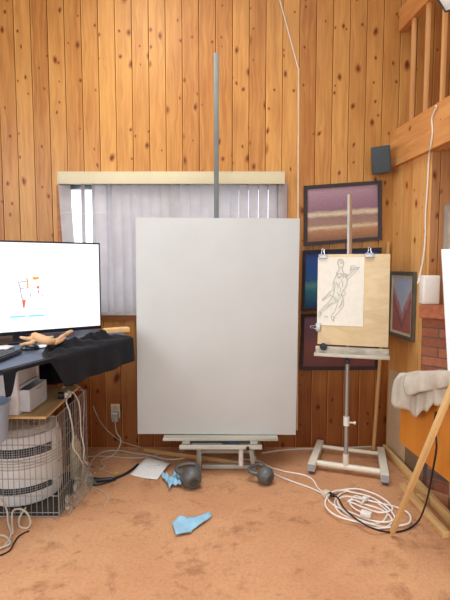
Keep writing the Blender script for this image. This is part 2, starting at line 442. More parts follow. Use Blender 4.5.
# white panel hung on the rail, top right
pn = thing('shade_panel', at(447, 5, 2.60), 'white panel with dark edge hanging at top right corner of loft rail', 'panel')
pts = [at(436.5, -14, 2.66), at(437, -2, 2.66), at(445.5, 11.5, 2.62), at(458, 8, 2.58), at(462, -18, 2.60)]
mb = MB(); mb.face(pts); mb.build('sheet', white_m, pn, solid=.006)
mb = MB(); mb.tube(pts, .006, 6, closed=True); mb.build('edge_band', black_m, pn)
mb = MB(); mb.tube([at(447, -14, 2.60), at(447, -14, 2.60)+V((.02, .03, .10)), V((at(447, -14, 2.60).x+.06, 2.66, 3.15))], .004, 6); mb.build('hanger', black_m, pn)

# ------------------------------------------------------------------ wall raceway, speaker, outlet
rc = thing('cord_raceway', at(298, 430, WY-.006), 'thin white cord run down the back wall beside the big canvas', 'cord')
mb = MB(); mb.tube([at(276, -14, WY-.008), at(298, 68, WY-.008)], .0045, 6); mb.build('upper_cord', cable_m, rc)
mb = MB(); mb.bar(at(298.5, 68, WY-.007), at(297, 430, WY-.007), .012, .011, up=(0, 1, 0)); mb.build('channel', plain('pale channel', srgb(214, 190, 150), .5), rc)
c0 = at(381.2, 160, 3.40)
sp = thing('wall_speaker', c0, 'dark slate wall speaker tilted high in the room corner', 'speaker')
R = M.Rotation(math.radians(-20), 3, 'Z') @ M.Rotation(math.radians(12), 3, 'X') @ M.Rotation(math.radians(-4), 3, 'Y')
mb = MB(); mb.box(c0, (.134, .08, .195), R, .006); mb.build('cabinet', plain('dark slate plastic', srgb(48, 56, 60), .55), sp)
mb = MB(); mb.box(c0 + R @ V((0, -.043, 0)), (.122, .006, .183), R, .002); mb.build('grille', plain('speaker grille cloth', srgb(66, 76, 80), .8, var=.2, scale=160), sp)
mb = MB(); mb.bar(c0 + R @ V((0, .04, 0)), (c0.x+.01, WY-.004, c0.z), .03, .03); mb.build('bracket', black_m, sp)

ou = thing('wall_outlet', at(116, 412, WY-.004), 'cream wall outlet low on the back wall under the window', 'outlet')
oc0 = at(115.5, 411, WY-.004); ou.location = oc0; ORIG[ou.name] = V(oc0)
mb = MB(); mb.box(oc0, (.072, .007, .116), None, .002); mb.build('cover_plate', plain('cream outlet plate', srgb(208, 192, 160), .45), ou)
for dz in (.026, -.026): MB().box(oc0+V((0, -.004, dz)), (.034, .003, .03), None, .001).build('receptacle', plain('cream receptacle', srgb(188, 170, 138), .45), ou)
ad = thing('plug_adapter', oc0+V((.002, -.03, -.03)), 'grey plug-in adapter pushed into the lower socket of wall outlet', 'adapter')
a0 = oc0+V((.003, -.026, -.038))
mb = MB(); mb.box(a0, (.05, .036, .075), None, .005); mb.build('adapter_body', plain('grey adapter', srgb(160, 158, 152), .5), ad)
mb = MB(); mb.box(a0+V((0, -.019, .034)), (.05, .004, .012), None, .001); mb.build('white_band', white_m, ad)
mb = MB(); mb.box(a0+V((.012, -.0185, -.018)), (.008, .002, .014)); mb.build('yellow_mark', plain('yellow mark', srgb(220, 196, 60), .5), ad)

# ------------------------------------------------------------------ paintings on the back wall
def art(name, stops, warp=.08, ns=4.0, sc=(2.0, 9.0), mul=.35):
    t = NT(name); uv = t.new('ShaderNodeUVMap').outputs[0]; u, v, _ = t.sep(uv)
    n = t.noise(t.comb(t.math('MULTIPLY', u, sc[0]), t.math('MULTIPLY', v, sc[1])), ns, 5, .6)
    f = t.math('ADD', v, t.math('MULTIPLY', t.math('SUBTRACT', n, .5), warp))
    c = t.ramp(f, stops); n2 = t.noise(t.comb(t.math('MULTIPLY', u, 6), t.math('MULTIPLY', v, 16)), 3.0, 4)
    c = t.mix(mul, c, t.ramp(n2, [(.3, (.5, .5, .5)), (.7, (1.15, 1.15, 1.15))]), 'MULTIPLY')
    t.base(c); t.b.inputs['Roughness'].default_value = .6; return t.m
def framed(name, label, P, n, fw, depth, fmat, amat, liner=None, lw=0.0):
    """P = TL, TR, BR, BL of the outside of the frame, on the wall; n = outward"""
    n = V(n).normalized(); P = [V(p) for p in P]; c = sum(P, V())/4
    root = thing(name, (c.x, c.y, min(p.z for p in P)), label, 'painting')
    def inset(w):
        out = []
        for i in range(4):
            a = (P[(i+1) % 4]-P[i]).normalized(); b = (P[(i-1) % 4]-P[i]).normalized(); out.append(P[i]+(a+b)*w)
        return out
    def ring(wa, wb, da, db, mat, nm):
        A, B = inset(wa), inset(wb); mb = MB()
        for i in range(4):
            j = (i+1) % 4
            a0, a1, b0, b1 = A[i], A[j], B[i], B[j]
            mb.face((a0+n*da, a1+n*da, b1+n*db, b0+n*db)); mb.face((a0, a1, a1+n*da, a0+n*da)); mb.face((b0+n*db, b1+n*db, b1, b0)); mb.face((a0, a1, b1, b0))
        bmesh.ops.remove_doubles(mb.bm, verts=mb.bm.verts, dist=1e-5)
        return mb.build(nm, mat, root)
    ring(0, fw, depth, depth*.8, fmat, 'frame')
    if liner: ring(fw, fw+lw, depth*.66, depth*.5, liner, 'liner')
    Q = inset(fw+lw-.001); d = depth*.42
    MB().quad(Q[3]+n*d, Q[2]+n*d, Q[1]+n*d, Q[0]+n*d).build('painted_canvas', amat, root)
    MB().face([q+n*.002 for q in inset(.004)]).build('backing', dark_frame_m, root)
    return root
a1 = art('dusk sea painting', [(0, srgb(140, 96, 70)), (.16, srgb(170, 122, 84)), (.2, srgb(176, 130, 100)), (.255, srgb(214, 196, 160)), (.30, srgb(160, 126, 112)), (.44, srgb(150, 116, 108)), (.50, srgb(212, 198, 166)), (.545, srgb(186, 166, 146)), (.58, srgb(140, 104, 118)), (.75, srgb(152, 116, 132)), (1, srgb(172, 140, 152))], .11)
a2 = art('blue sea painting', [(0, srgb(22, 62, 104)), (.3, srgb(38, 110, 134)), (.42, srgb(90, 146, 142)), (.5, srgb(32, 94, 148)), (.75, srgb(28, 78, 152)), (1, srgb(26, 58, 116))], .12)
a3 = art('maroon painting', [(0, srgb(120, 72, 68)), (.4, srgb(138, 84, 78)), (.7, srgb(112, 78, 92)), (1, srgb(124, 92, 106))], .2)
W2 = WY-.002
framed('painting', 'purple and cream seascape in dark frame, topmost on the back wall', [at(303.5, 186.5, W2), at(380.5, 181, W2), at(380.8, 240, W2), at(303.5, 246, W2)], (0, -1, 0), .026, .03, dark_frame_m, a1)
framed('painting', 'deep blue seascape in dark frame mostly hidden behind the drawing board', [at(302.5, 250.5, W2), at(380.5, 247.5, W2), at(380, 306, W2), at(301, 311, W2)], (0, -1, 0), .022, .03, dark_frame_m, a2)
framed('painting', 'maroon brown painting in dark frame, lowest on back wall behind the easel ledge', [at(301, 314, W2), at(378, 311, W2), at(377, 369, W2), at(299.5, 369.5, W2)], (0, -1, 0), .024, .03, dark_frame_m, a3)

# framed landscape on the right wall
t = NT('pink canyon painting'); uv = t.new('ShaderNodeUVMap').outputs[0]; u, v, _ = t.sep(uv)
n = t.noise(uv, 6, 4); n2 = t.noise(uv, 14, 4)
k = t.math('ADD', t.math('SUBTRACT', v, t.math('MULTIPLY', t.math('ABSOLUTE', t.math('SUBTRACT', u, .52)), 1.0)), t.math('MULTIPLY', t.math('SUBTRACT', n, .5), .22))
c = t.ramp(k, [(.0, srgb(186, 120, 112)), (.14, srgb(158, 106, 116)), (.26, srgb(206, 150, 142)), (.33, srgb(184, 142, 154)), (.38, srgb(196, 200, 216)), (1, srgb(168, 192, 222))])
c = t.mix(.2, c, t.ramp(n2, [(.3, (.6, .58, .6)), (.7, (1.1, 1.1, 1.1))]), 'MULTIPLY')
t.base(c); t.b.inputs['Roughness'].default_value = .5; ac = t.m
grayf = plain('grey bronze frame', srgb(100, 97, 86), .45)
rwp = lambda px, py: onplane(px, py, rw(0, 0, -.004), RN)
tl, bl_, tr_, br_ = rwp(391, 271), rwp(391, 333.5), rwp(417, 272), rwp(417, 344)
# perspective already puts the near edge taller; keep it a true rectangle
zt2, zb2 = (tl.z+tr_.z)/2, (bl_.z+br_.z)/2
ua, ub = (tl-V((CX, WY, 0))).dot(RD), (tr_-V((CX, WY, 0))).dot(RD)
ua = max(ua, .036)
framed('framed_landscape', 'small pink and blue canyon landscape in bronze frame on the right wall', [rw(ua, zt2, -.004), rw(ub-.0, zt2, -.004), rw(ub-.0, zb2, -.004), rw(ua, zb2, -.004)], RN, .028, .022, grayf, ac, plain('cream liner', srgb(216, 204, 172), .6), .018)
# framed picture in the alcove
Ya = ex.y-.003
framed('alcove_picture', 'pale picture with silver frame on the alcove wall, cut by photo edge', [at(444.5, 205, Ya), at(444.5, 205, Ya)+V((.38, 0, 0)), at(444.5, 205, Ya)+V((.38, 0, -.30)), at(444.5, 205, Ya)+V((0, 0, -.30))], (0, -1, 0), .014, .02, plain('silver frame', srgb(190, 190, 184), .35, .4), plain('beige picture', srgb(196, 184, 160), .7, var=.3, scale=8))

# ------------------------------------------------------------------ brick corner fireplace
t = NT('red brick'); uv = t.new('ShaderNodeUVMap').outputs[0]
br = t.new('ShaderNodeTexBrick'); t.l.new(uv, br.inputs['Vector'])
br.inputs['Scale'].default_value = 1.0; br.inputs['Brick Width'].default_value = .21; br.inputs['Row Height'].default_value = .062; br.inputs['Mortar Size'].default_value = .0045
br.inputs['Color1'].default_value = (*srgb(150, 88, 64), 1); br.inputs['Color2'].default_value = (*srgb(178, 112, 82), 1); br.inputs['Mortar'].default_value = (*srgb(104, 92, 80), 1)
n = t.noise(t.coord(), 40, 4); c = t.mix(.5, br.outputs['Color'], t.ramp(n, [(.3, (.6, .6, .6)), (.7, (1.15, 1.1, 1.1))]), 'MULTIPLY')
t.base(c); t.b.inputs['Roughness'].default_value = .85
t.bump(t.math('SUBTRACT', 1.0, br.outputs['Fac']), .8, .008); brick_m = t.m
fp = thing('brick_fireplace', (1.65, 2.8, 0), 'red brick corner fireplace with thick brick mantel beside the alcove', 'fireplace')
BP = [(1.272, 2.885), (1.69, 2.48), (2.3, 2.48), (2.3, ex.y-.012), (ex.x+.012, ex.y-.012)]
mb = MB(); zc = 1.115; ulen = 0
for i in range(5):
    a, b = BP[i], BP[(i+1) % 5]; L = math.dist(a, b)
    mb.face(((*a, 0), (*b, 0), (*b, zc), (*a, zc)), ((ulen, 0), (ulen+L, 0), (ulen+L, zc), (ulen, zc))); ulen += L
mb.face([(*p, zc) for p in BP], [p for p in BP]); mb.build('brick_body', brick_m, fp)
mb = MB(); mb.prism([(1.238, 2.862), (1.68, 2.444), (2.3, 2.444), (2.3, ex.y-.012), (ex.x+.004, ex.y-.012), (1.262, 2.905)], zc, 1.20)
bmesh.ops.bevel(mb.bm, geom=[e for e in mb.bm.edges], offset=.006, segments=2, affect='EDGES')
mb.build('mantel_slab', plain('brick mantel', srgb(168, 98, 64), .7, var=.25, scale=30), fp)
mb = MB()
for z in (.10, .30): mb.bar((1.30, 2.862, z), (1.675, 2.488, z), .012, .03)
mb.bar((1.31, 2.855, .0), (1.31, 2.855, .32), .02, .03); mb.build('steel_surround', steel_m, fp)

# white box on the mantel + cable
wb0 = V((1.318, 2.903, 1.201)); Rz = M.Rotation(math.radians(-4), 3, 'Z')
wbx = thing('white_speaker', wb0, 'small white boxy speaker standing on the brick mantel', 'speaker')
mb = MB(); mb.box(wb0+V((0, 0, .093)), (.105, .085, .184), Rz, .008); mb.build('cabinet', plain('warm white plastic', srgb(246, 243, 234), .45, var=.03), wbx)
mb = MB(); mb.box(wb0+V((0, 0, .093))+Rz @ V((0, -.044, 0)), (.09, .004, .165), Rz, .001); mb.build('grille', plain('white grille', srgb(242, 240, 232), .7, var=.05, scale=150), wbx)
wp = lambda px, py, d=.05: onplane(px, py, rw(0, 0, -d), RN)
mb = MB()
mb.tube([rw(.47, 2.462, .01), wp(436.5, 106, .043), wp(432, 118, .043), wp(432.5, 132, .043), wp(430.5, 147, .043), wp(429, 156, .014), wp(427.5, 185, .012), wp(425.5, 215, .012), wp(425, 240, .012), wp(422.5, 262, .03), wb0+V((-.062, .03, .13))], .005, 8, smooth=6)
tag(mb.build('speaker_cable', cable_m), 'white cable draped over the loft beam down to the mantel speaker', 'cable')

# ------------------------------------------------------------------ television on the desk
TR = V((-.847, 3.07, 0)); TD = V((-.834, -.552, 0)).normalized(); TN = V((.552, -.834, 0)).normalized()   # right end, along, outward
TW, TZ0, TZ1 = 1.02, 1.017, 1.602
tv = thing('television', TR+TD*TW/2+V((0, 0, .972)), 'large flat screen television glowing white on the cluttered desk', 'television')
tc = TR+TD*TW/2; RT = M((TD*-1, TN*-1, V((0, 0, 1)))).transposed()
mb = MB(); mb.box(tc+V((0, 0, (TZ0+TZ1)/2))-TN*.022, (TW, .04, TZ1-TZ0), RT, .004); mb.build('bezel', black_m, tv)
t = NT('lit screen'); t.base((.02, .02, .02)); t.b.inputs['Emission Color'].default_value = (.97, .985, 1, 1); t.b.inputs['Emission Strength'].default_value = 1.25
n = t.noise(t.coord(), 2); t.put(t.b.inputs['Roughness'], .3); scr_m = t.m
mb = MB(); mb.box(tc+V((0, 0, (TZ0+TZ1)/2+.006))-TN*.0005, (TW-.022, .003, TZ1-TZ0-.034), RT); scr = mb.build('screen', scr_m, tv)
def sc_pt(px, py, k=.0026): return onplane(px, py, TR+TN*k, TN)
def emis(name, rgb, s=1.0):
    t = NT(name); t.base((.02, .02, .02)); t.b.inputs['Emission Color'].default_value = (*srgb(*rgb), 1); t.b.inputs['Emission Strength'].default_value = s; return t.m
def poly_on_screen(nm, mat, polys):
    for q in polys: MB().face([sc_pt(x, y) for x, y in q]).build(nm, mat, scr)
S = 60/450
def sq(pts): return [(x*S, 270+y*S) for x, y in pts]
poly_on_screen('cyan_bar', emis('cyan light', (90, 236, 246)), [sq([(72, 348), (192, 342), (192, 352), (72, 359)]), sq([(214, 340), (330, 334), (330, 344), (214, 351)])])
poly_on_screen('orange_patch', emis('orange light', (255, 176, 60)), [sq([(242, 54), (272, 50), (296, 54), (290, 68), (262, 74), (244, 70)]), sq([(200, 68), (212, 72), (215, 132), (204, 134)])])
poly_on_screen('red_patch', emis('red light', (240, 108, 84)), [sq([(164, 226), (194, 224), (184, 284), (174, 284)]), sq([(272, 122), (298, 120), (292, 142), (276, 136)]), sq([(282, 152), (294, 154), (290, 176), (284, 172)])])
lines = [[(138, 92), (200, 84)], [(138, 92), (152, 138)], [(150, 138), (180, 136)], [(152, 140), (162, 205)], [(162, 200), (176, 228)], [(196, 60), (206, 80)], [(188, 136), (212, 134)], [(228, 180), (230, 200)], [(250, 128), (254, 134)], [(318, 186), (318, 196)]]
mauve = emis('mauve light', (186, 160, 186))
for (a, b) in lines:
    pa, pb = sc_pt(*sq([a])[0]), sc_pt(*sq([b])[0]); MB().ribbon([pa, pb], .0055, TN).build('drawn_line', mauve, scr)
mb = MB(); mb.box(tc+V((0, 0, .978))-TN*.02, (.42, .2, .012), RT, .004); mb.bar(tc+V((0, 0, .98))-TN*.03, tc+V((0, 0, 1.05))-TN*.03, .09, .03, up=TN); mb.build('stand', black_m, tv)
mb = MB(); q = sc_pt(49.6, 326.2, .001); mb.box(q, (.012, .002, .004), RT); mb.build('standby_light', emis('standby cyan', (120, 230, 240)), tv)

# ------------------------------------------------------------------ desk
DA, DB, DC = V((-1.02, 2.0, 0)), V((-.64, 2.965, 0)), V((-.79, 3.34, 0))
DZ = .97
dk = thing('desk', (-1.4, 2.8, 0), 'tall dark slate topped work desk against the left of back wall', 'desk')
poly = [(-1.105, 1.80), (DA.x, DA.y), (DB.x, DB.y), (DC.x, DC.y), (-2.15, 3.40), (-2.15, 1.8)]
mb = MB(); mb.prism(poly, DZ-.018, DZ); mb.build('desktop', slate_m, dk)
for x, y in ((-1.13, 3.2), (-1.50, 1.98), (-2.0, 3.2), (-2.0, 1.98)):
    mb = MB(); mb.bar((x, y, 0), (x, y, DZ-.018), .05, .05, up=(1, 0, 0)); mb.build('leg', black_m, dk)

t = NT('black drape cloth'); n = t.noise(t.coord(), 30, 4); t.base(t.ramp(n, [(.3, srgb(7, 9, 16)), (.7, srgb(17, 20, 30))])); t.b.inputs['Roughness'].default_value = .75; t.b.inputs['Specular IOR Level'].default_value = .25
t.b.inputs['Sheen Weight'].default_value = .04; t.bump(n, .3, .004); cloth_m = t.m
# black cloth: lies over the far right of the desk and hangs off its edge
E0 = DA.lerp(DB, .0); 
def drape(i, j):
    tpar = i
    e = DA.lerp(DB, tpar*1.015); out = V((.93, -.37, 0))
    px = proj((e.x, e.y, DZ))[0]
    hang = .012
    if px < 12: hang = .10*(1-max(0, (px-4)/8))+.012
    q = max(0, min(1, (px-45)/16)); q = q*q*(3-2*q)
    hang += .15*q - .005*max(0, (px-75)/53)
    top = .022 + .165*q; flat_ = 1-max(0, min(1, (tpar-.80)/.12))
    f = math.sin(tpar*19)*.6+math.sin(tpar*41+1)*.25
    if j < .55:                                    # on the desk
        k = 1-j/.55
        z = DZ+.004 + flat_*q*(.010*(1+wob(tpar*14, k*6, 1)) + .030*math.exp(-((k-.55)/.26)**2)*(1+1.2*wob(tpar*13, k*5, 4)))*min(1, (1-k)*5+.25)*min(1, k*5+.2)
        p = e + out*.014 + (-out if q < .01 else V((-.75, .66, 0))*q - out*(1-q))*(top*k); return V((p.x, p.y, z))
    k = (j-.55)/.45
    sw = .010+.010*k*(1+f)*min(1, hang/.1)
    p = e + out*(.014+sw)
    z = DZ+.006 - hang*k*(1+.03*f) - .006*min(1, k*4)
    return V((p.x, p.y, z))
tag(MB().grid(drape, 90, 26).build('drape_cloth', cloth_m, solid=.004, angle=70), 'rumpled black cloth draped over the desk edge and hanging down', 'cloth')
mb = MB(); mb.grid(lambda i, j: V((-1.62+.58*i, 3.10+.02*math.sin(i*17)+.012*math.sin(i*41), .62+(DZ-.032-.62)*j)), 40, 4)
tag(mb.build('dark_sheet', cloth_m, solid=.004, angle=70), 'added dark sheet under desk behind the drawer tower', 'cloth')  # dark sheet added to fill the dark gap behind the tower
# small plank resting at the desk's far corner
mb = MB(); c0 = V((-.72, 2.96, DZ+.053)); R = M.Rotation(math.radians(30), 3, 'Z')
mb.box(c0, (.16, .07, .028), R, .002); tag(mb.build('wood_block', ply2_m), 'short pale wood block at the far right corner of the desk', 'block')
# keyboard and mouse
k0 = V((-1.185, 2.21, DZ+.002)); kd = V((-.03, -1, 0)).normalized(); kn = V((kd.y, -kd.x, 0)); kn = kn if kn.x < 0 else -kn
RK = M((kd, kn, V((0, 0, 1)))).transposed()
if RK.determinant() < 0: RK = M((kd*-1, kn, V((0, 0, 1)))).transposed()
kb = thing('keyboard', k0, 'black computer keyboard at the near edge of the desk', 'keyboard')
mb = MB(); mb.box(k0+V((0, 0, .010)), (.42, .155, .018), RK, .004); mb.build('keyboard_base', black_m, kb)
mb = MB()
for r in range(5):
    for q in range(16): mb.box(k0+V((0, 0, .022))+RK @ V((-.195+q*.026, -.058+r*.028, 0)), (.02, .021, .006), RK, .0015)
mb.build('keycaps', plain('dark grey keycap', srgb(52, 58, 70), .5), kb)
m0 = atz(30, 349.5, DZ+.002)
mo = thing('computer_mouse', m0, 'black rounded computer mouse beside the keyboard', 'mouse')
RM = M.Rotation(math.radians(20), 3, 'Z')
mb = MB()
bmesh.ops.create_uvsphere(mb.bm, u_segments=20, v_segments=12, radius=1, matrix=M.Translation(m0+V((0, 0, .004))) @ RM.to_4x4() @ M.Diagonal((.052, .031, .032, 1)))
for v in mb.bm.verts: v.co.z = max(v.co.z, m0.z)
mb.build('mouse_shell', plain('glossy black plastic', srgb(24, 28, 38), .25), mo)
mb = MB(); mb.box(m0+V((0, 0, .034))+RM @ V((.028, 0, 0)), (.014, .006, .008), RM, .002); mb.build('scroll_wheel', steel_m, mo)
# papers on the desk
pp = [(-6, 346.5), (6, 345), (14, 346), (5, 350), (-6, 351)]
mb = MB(); mb.face([atz(x, y, DZ+.004+.004*k) for k, (x, y) in enumerate(pp)]); tag(mb.build('loose_paper', paper_m, solid=.002), 'crumpled white paper left of the wooden figure on desk', 'paper')
mb = MB(); mb.face([atz(x, y, DZ+.006) for x, y in ((34, 345.8), (53, 343.2), (56, 345.6), (37, 348.2))]); tag(mb.build('note_card', paper_m, solid=.002), 'white card lying on the desk in front of the wooden figure', 'paper')
# tan jointed figure lying on the desk
fm = thing('wooden_mannequin', atz(42, 344, DZ+.03), 'small tan figure sprawled face down before the television', 'figurine')
fz = DZ+.066
P = lambda px, py, dz=0: atz(px, py, fz+dz)
tan_m = plain('tan figure wood', srgb(206, 164, 120), .6, var=.12)
mb = MB()
mb.tube([P(33, 338.5, .018), P(37, 337.5, .022), P(43, 339.5, .018), P(49, 341, .012), P(54, 341, .008)], [.016, .025, .024, .022, .014], 12, smooth=4)
mb.tube([P(52, 341.5, .004), P(58, 340, .008), P(62, 336.5, .012), P(66, 334, .016), P(70, 332, .02)], [.016, .013, .011, .008, .007], 10, smooth=3)
mb.tube([P(52, 342, 0), P(56, 342.5, 0), P(61, 340.5, 0), P(65, 337.5, 0)], [.015, .012, .010, .007], 10, smooth=3)
mb.tube([P(36, 340, .01), P(32, 342.5, .0), P(27, 343.5, -.006), P(20, 345, -.01)], [.015, .011, .009, .007], 10, smooth=3)
mb.tube([P(34, 338, .02), P(30, 338.6, .02), P(26, 338.5, .012), P(21, 337.5, .0)], [.016, .012, .010, .008], 10, smooth=3)
mb.build('figure_body', tan_m, fm)
mb = MB(); h0 = P(35, 335.6, .026); bmesh.ops.create_uvsphere(mb.bm, u_segments=16, v_segments=10, radius=1, matrix=M.Translation(h0) @ M.Diagonal((.023, .020, .018, 1))); mb.build('figure_head', tan_m, fm)
mb = MB(); mb.tube([P(66.5, 333.8, .018), P(71, 331.6, .024), P(73, 332.2, .02)], [.012, .012, .006], 8, smooth=3); mb.build('figure_foot', tan_m, fm)
mb = MB(); mb.box(atz(46, 337, fz+.030), (.075, .028, .005), M.Rotation(.4, 3, 'Z'), .002); tag(mb.build('green_card', plain('pale green card', srgb(160, 190, 140), .6)), 'pale green strip lying across the back of the tan figure', 'card')

# ------------------------------------------------------------------ wire crate and things in and on it
CX0, CX1, CY0, CY1, CZ = -1.72, -.955, 2.49, 3.03, .60
cr = thing('wire_crate', ((CX0+CX1)/2, (CY0+CY1)/2, 0), 'wire dog crate under the desk holding a round air purifier', 'crate')
def panel(a, b, z0, z1, nvert, zrows, nm='wire_panel'):
    a, b = V(a), V(b); mb = MB()
    for i in range(nvert+1):
        p = a.lerp(b, i/nvert); mb.tube([p+V((0, 0, z0)), p+V((0, 0, z1))], .002, 5)
    for z in zrows: mb.tube([a+V((0, 0, z)), b+V((0, 0, z))], .0024, 5)
    mb.build(nm, wire_m, cr)
rows = (.03, .13, .23, .33, .43, .52, .595)
panel((CX0, CY0, 0), (CX1, CY0, 0), .012, CZ, 24, rows)
panel((CX1, CY0, 0), (CX1, CY1, 0), .012, CZ, 16, rows)
panel((CX0, CY1, 0), (CX1, CY1, 0), .012, CZ, 10, rows[::3])
panel((CX0, CY0, 0), (CX0, CY1, 0), .012, CZ, 8, rows[::2])
mb = MB()
for x, y in ((CX0, CY0), (CX1, CY0), (CX1, CY1), (CX0, CY1)): mb.tube([(x, y, .002), (x, y, CZ)], .004, 6)
for z in (.006, CZ-.003):
    mb.tube([(CX0, CY0, z), (CX1, CY0, z), (CX1, CY1, z), (CX0, CY1, z)], .004, 6, closed=True)
mb.build('crate_frame', wire_m, cr)
mb = MB(); mb.span((CX0+.01, CY0+.01, .008), (CX1-.01, CY1-.01, .020)); mb.build('crate_tray', plain('dusty dark tray', srgb(58, 52, 46), .8, var=.4, scale=20), cr)

pc = V((-1.27, 2.765, .022))
ap = thing('air_purifier', pc, 'round white air purifier with dark vent bands inside the crate', 'air purifier')
mb = MB(); mb.lathe([(0, .0), (.20, .0), (.215, .01), (.222, .04), (.226, .10), (.226, .335), (.222, .36), (.205, .41), (.20, .415), (0, .415)], pc, None, 48)
mb.build('purifier_body', plain('pale cream plastic', srgb(224, 226, 226), .45, var=.05), ap)
mb = MB(); mb.lathe([(.14, .414), (.19, .418), (.19, .436), (.178, .455), (.10, .47), (0, .47)], pc, None, 40); mb.build('purifier_lid', plain('pale grey plastic', srgb(176, 176, 170), .5), ap)
mb = MB(); mb.tube([pc+V((.13*math.cos(a), .13*math.sin(a)-.02, .455+.06*math.sin(k*PI/8))) for k, a in enumerate([PI*1.15+PI*.7*q/8 for q in range(9)])], .009, 8); mb.build('carry_handle', steel_m, ap)
vent_m = plain('dark vent slot', srgb(30, 36, 50), .6)
for nm, z0, nrow in (('vent_band', .305, 4), ('vent_band', .085, 3)):
    mb = MB()
    for r in range(nrow):
        for k in range(46):
            a = PI*1.02 + PI*.86*k/46; a2 = a + PI*.86/46*.88; z = z0+r*.0135; rr = .2272
            mb.face([pc+V((rr*math.cos(q), rr*math.sin(q), zz)) for q, zz in ((a, z), (a2, z), (a2, z+.0118), (a, z+.0118))])
    mb.build(nm, vent_m, ap)
mb = MB()
for r in range(4): mb.lathe([(.2262, .23+.018*r), (.2275, .233+.018*r), (.2275, .237+.018*r), (.2262, .24+.018*r)], pc, None, 48)
mb.build('rib_band', plain('grey rib plastic', srgb(186, 184, 174), .5), ap)  # ribs a darker grey than the body
# cream jug and plastic debris beside the purifier
jg = thing('plastic_jug', (-1.005, 2.93, .02), 'dusty cream plastic jug in the crate behind the purifier', 'jug')
mb = MB(); mb.lathe([(0, .0), (.034, .0), (.038, .012), (.038, .2), (.032, .24), (.014, .27), (.014, .30), (0, .30)], (-1.005, 2.94, .022), None, 24); mb.build('jug_body', plain('dusty cream plastic', srgb(206, 196, 160), .5), jg)
mb = MB(); mb.lathe([(.016, .298), (.018, .30), (.018, .325), (0, .325)], (-1.005, 2.94, .022), None, 20); mb.build('jug_cap', steel_m, jg)
# dusty plastic sheet crumpled along the crate side
def sheet(i, j):
    y = 2.50 + .42*i; z = .004 + (.07+.09*i+.025*math.sin(i*17))*j
    x = CX1 + .008 + .075*(1-j)**1.5*(.35+.65*i) + .016*(1+wob(i*11, j*6, 2))*(.3+j*.7) + .012
    return V((x, y, z + .010*max(0, wob(i*9, j*9, 5))))
t = NT('dusty clear plastic'); n = t.noise(t.coord(), 22, 5, .7); t.base(t.ramp(n, [(.3, srgb(160, 150, 132)), (.75, srgb(220, 214, 200))])); t.b.inputs['Roughness'].default_value = .35; t.b.inputs['Alpha'].default_value = .32; t.bump(n, .5, .01)
tag(MB().grid(sheet, 30, 12).build('plastic_sheet', t.m, solid=.002, angle=25), 'crumpled dusty clear plastic sheet along the right side of the crate', 'plastic sheet')

mb = MB(); mb.prism([(-1.74, 2.43), (-.99, 2.43), (-1.01, 3.06), (-1.74, 3.06)], CZ+.003, CZ+.017); tag(mb.build('plywood_board', ply2_m), 'thin plywood board lying on top of the wire crate', 'board')
# drawer tower
DZ0 = CZ+.018
dt = thing('drawer_tower', (-1.3, 2.6, DZ0), 'white plastic two drawer storage tower on the plywood under desk', 'drawers')
x0, x1, y0, y1, z1 = -1.49, -1.152, 2.445, 2.75, .93
mb = MB()
mb.span((x0, y0, DZ0), (x1, y0+.03, z1), .003); mb.span((x0, y1-.03, DZ0), (x1, y1, z1), .003)
mb.span((x0, y0+.031, z1-.02), (x1, y1-.031, z1)); mb.span((x0, y0+.031, DZ0), (x1, y1-.031, DZ0+.005)); mb.span((x0, y0+.031, .757), (x1, y1-.031, .772)); mb.span((x0, y0+.031, DZ0+.006), (x0+.008, y1-.031, z1-.021))
mb.build('tower_frame', plain('cool white plastic', srgb(244, 244, 246), .4, var=.03), dt)
clear_m = plain('frosted clear plastic', srgb(236, 240, 244), .25, var=.04, alpha=.72)
for zb_, zt_, out in ((.778, .905, -.004), (.628, .752, .055)):
    d = MB(); X1 = x1+out; X0 = X1-.26; Y0, Y1 = y0+.032, y1-.032; th = .004
    d.span((X0, Y0, zb_), (X1, Y1, zb_+th)); d.span((X0, Y0, zb_+th), (X1, Y0+th, zt_)); d.span((X0, Y1-th, zb_+th), (X1, Y1, zt_)); d.span((X0, Y0+th, zb_+th), (X0+th, Y1-th, zt_)); d.span((X1-th, Y0+th, zb_+th), (X1, Y1-th, zt_))
    dr = d.build('drawer', clear_m, dt)
    h = MB(); h.span((X1, (Y0+Y1)/2-.035, zt_-.03), (X1+.008, (Y0+Y1)/2+.035, zt_-.018), .002); h.build('drawer_pull', clear_m, dr)
    mb = MB(); mb.span((X0+.02, Y0+.02, zb_+.006), (X1-.03, Y1-.02, zb_+.045), .006)
    tag(mb.build('folded_paper_stack', plain('kraft stack' if out > 0 else 'grey stack', srgb(150, 110, 66) if out > 0 else srgb(150, 160, 170), .8)), 'brown folded paper seen inside the open lower drawer' if out > 0 else 'pale grey bundle seen inside the closed upper drawer', 'paper')
# translucent bin hooked to the crate front
bn = thing('plastic_bin', (-1.31, 2.32, .55), 'pale blue translucent plastic bin hanging on the crate front', 'bin')
mb = MB(); cb = V((-1.25, 2.315, .515)); mb.lathe([(0, 0), (.07, 0), (.088, .012), (.095, .05), (.108, .21), (.115, .213), (.115, .218), (.104, .216), (.09, .05), (.07, .008), (0, .008)], cb, None, 32); mb.build('bin_body', plain('pale blue plastic', srgb(176, 196, 222), .3, var=.04, alpha=.85), bn)
mb = MB(); mb.tube([cb+V((0, .085, .16)), cb+V((0, .092, .13)), cb+V((0, .122, .13))], .005, 6); mb.build('bin_hook', wire_m, bn)
mb = MB(); mb.span((-1.30, 2.425, .60), (-1.28, 2.43, .70)); 
mb.bm.free()

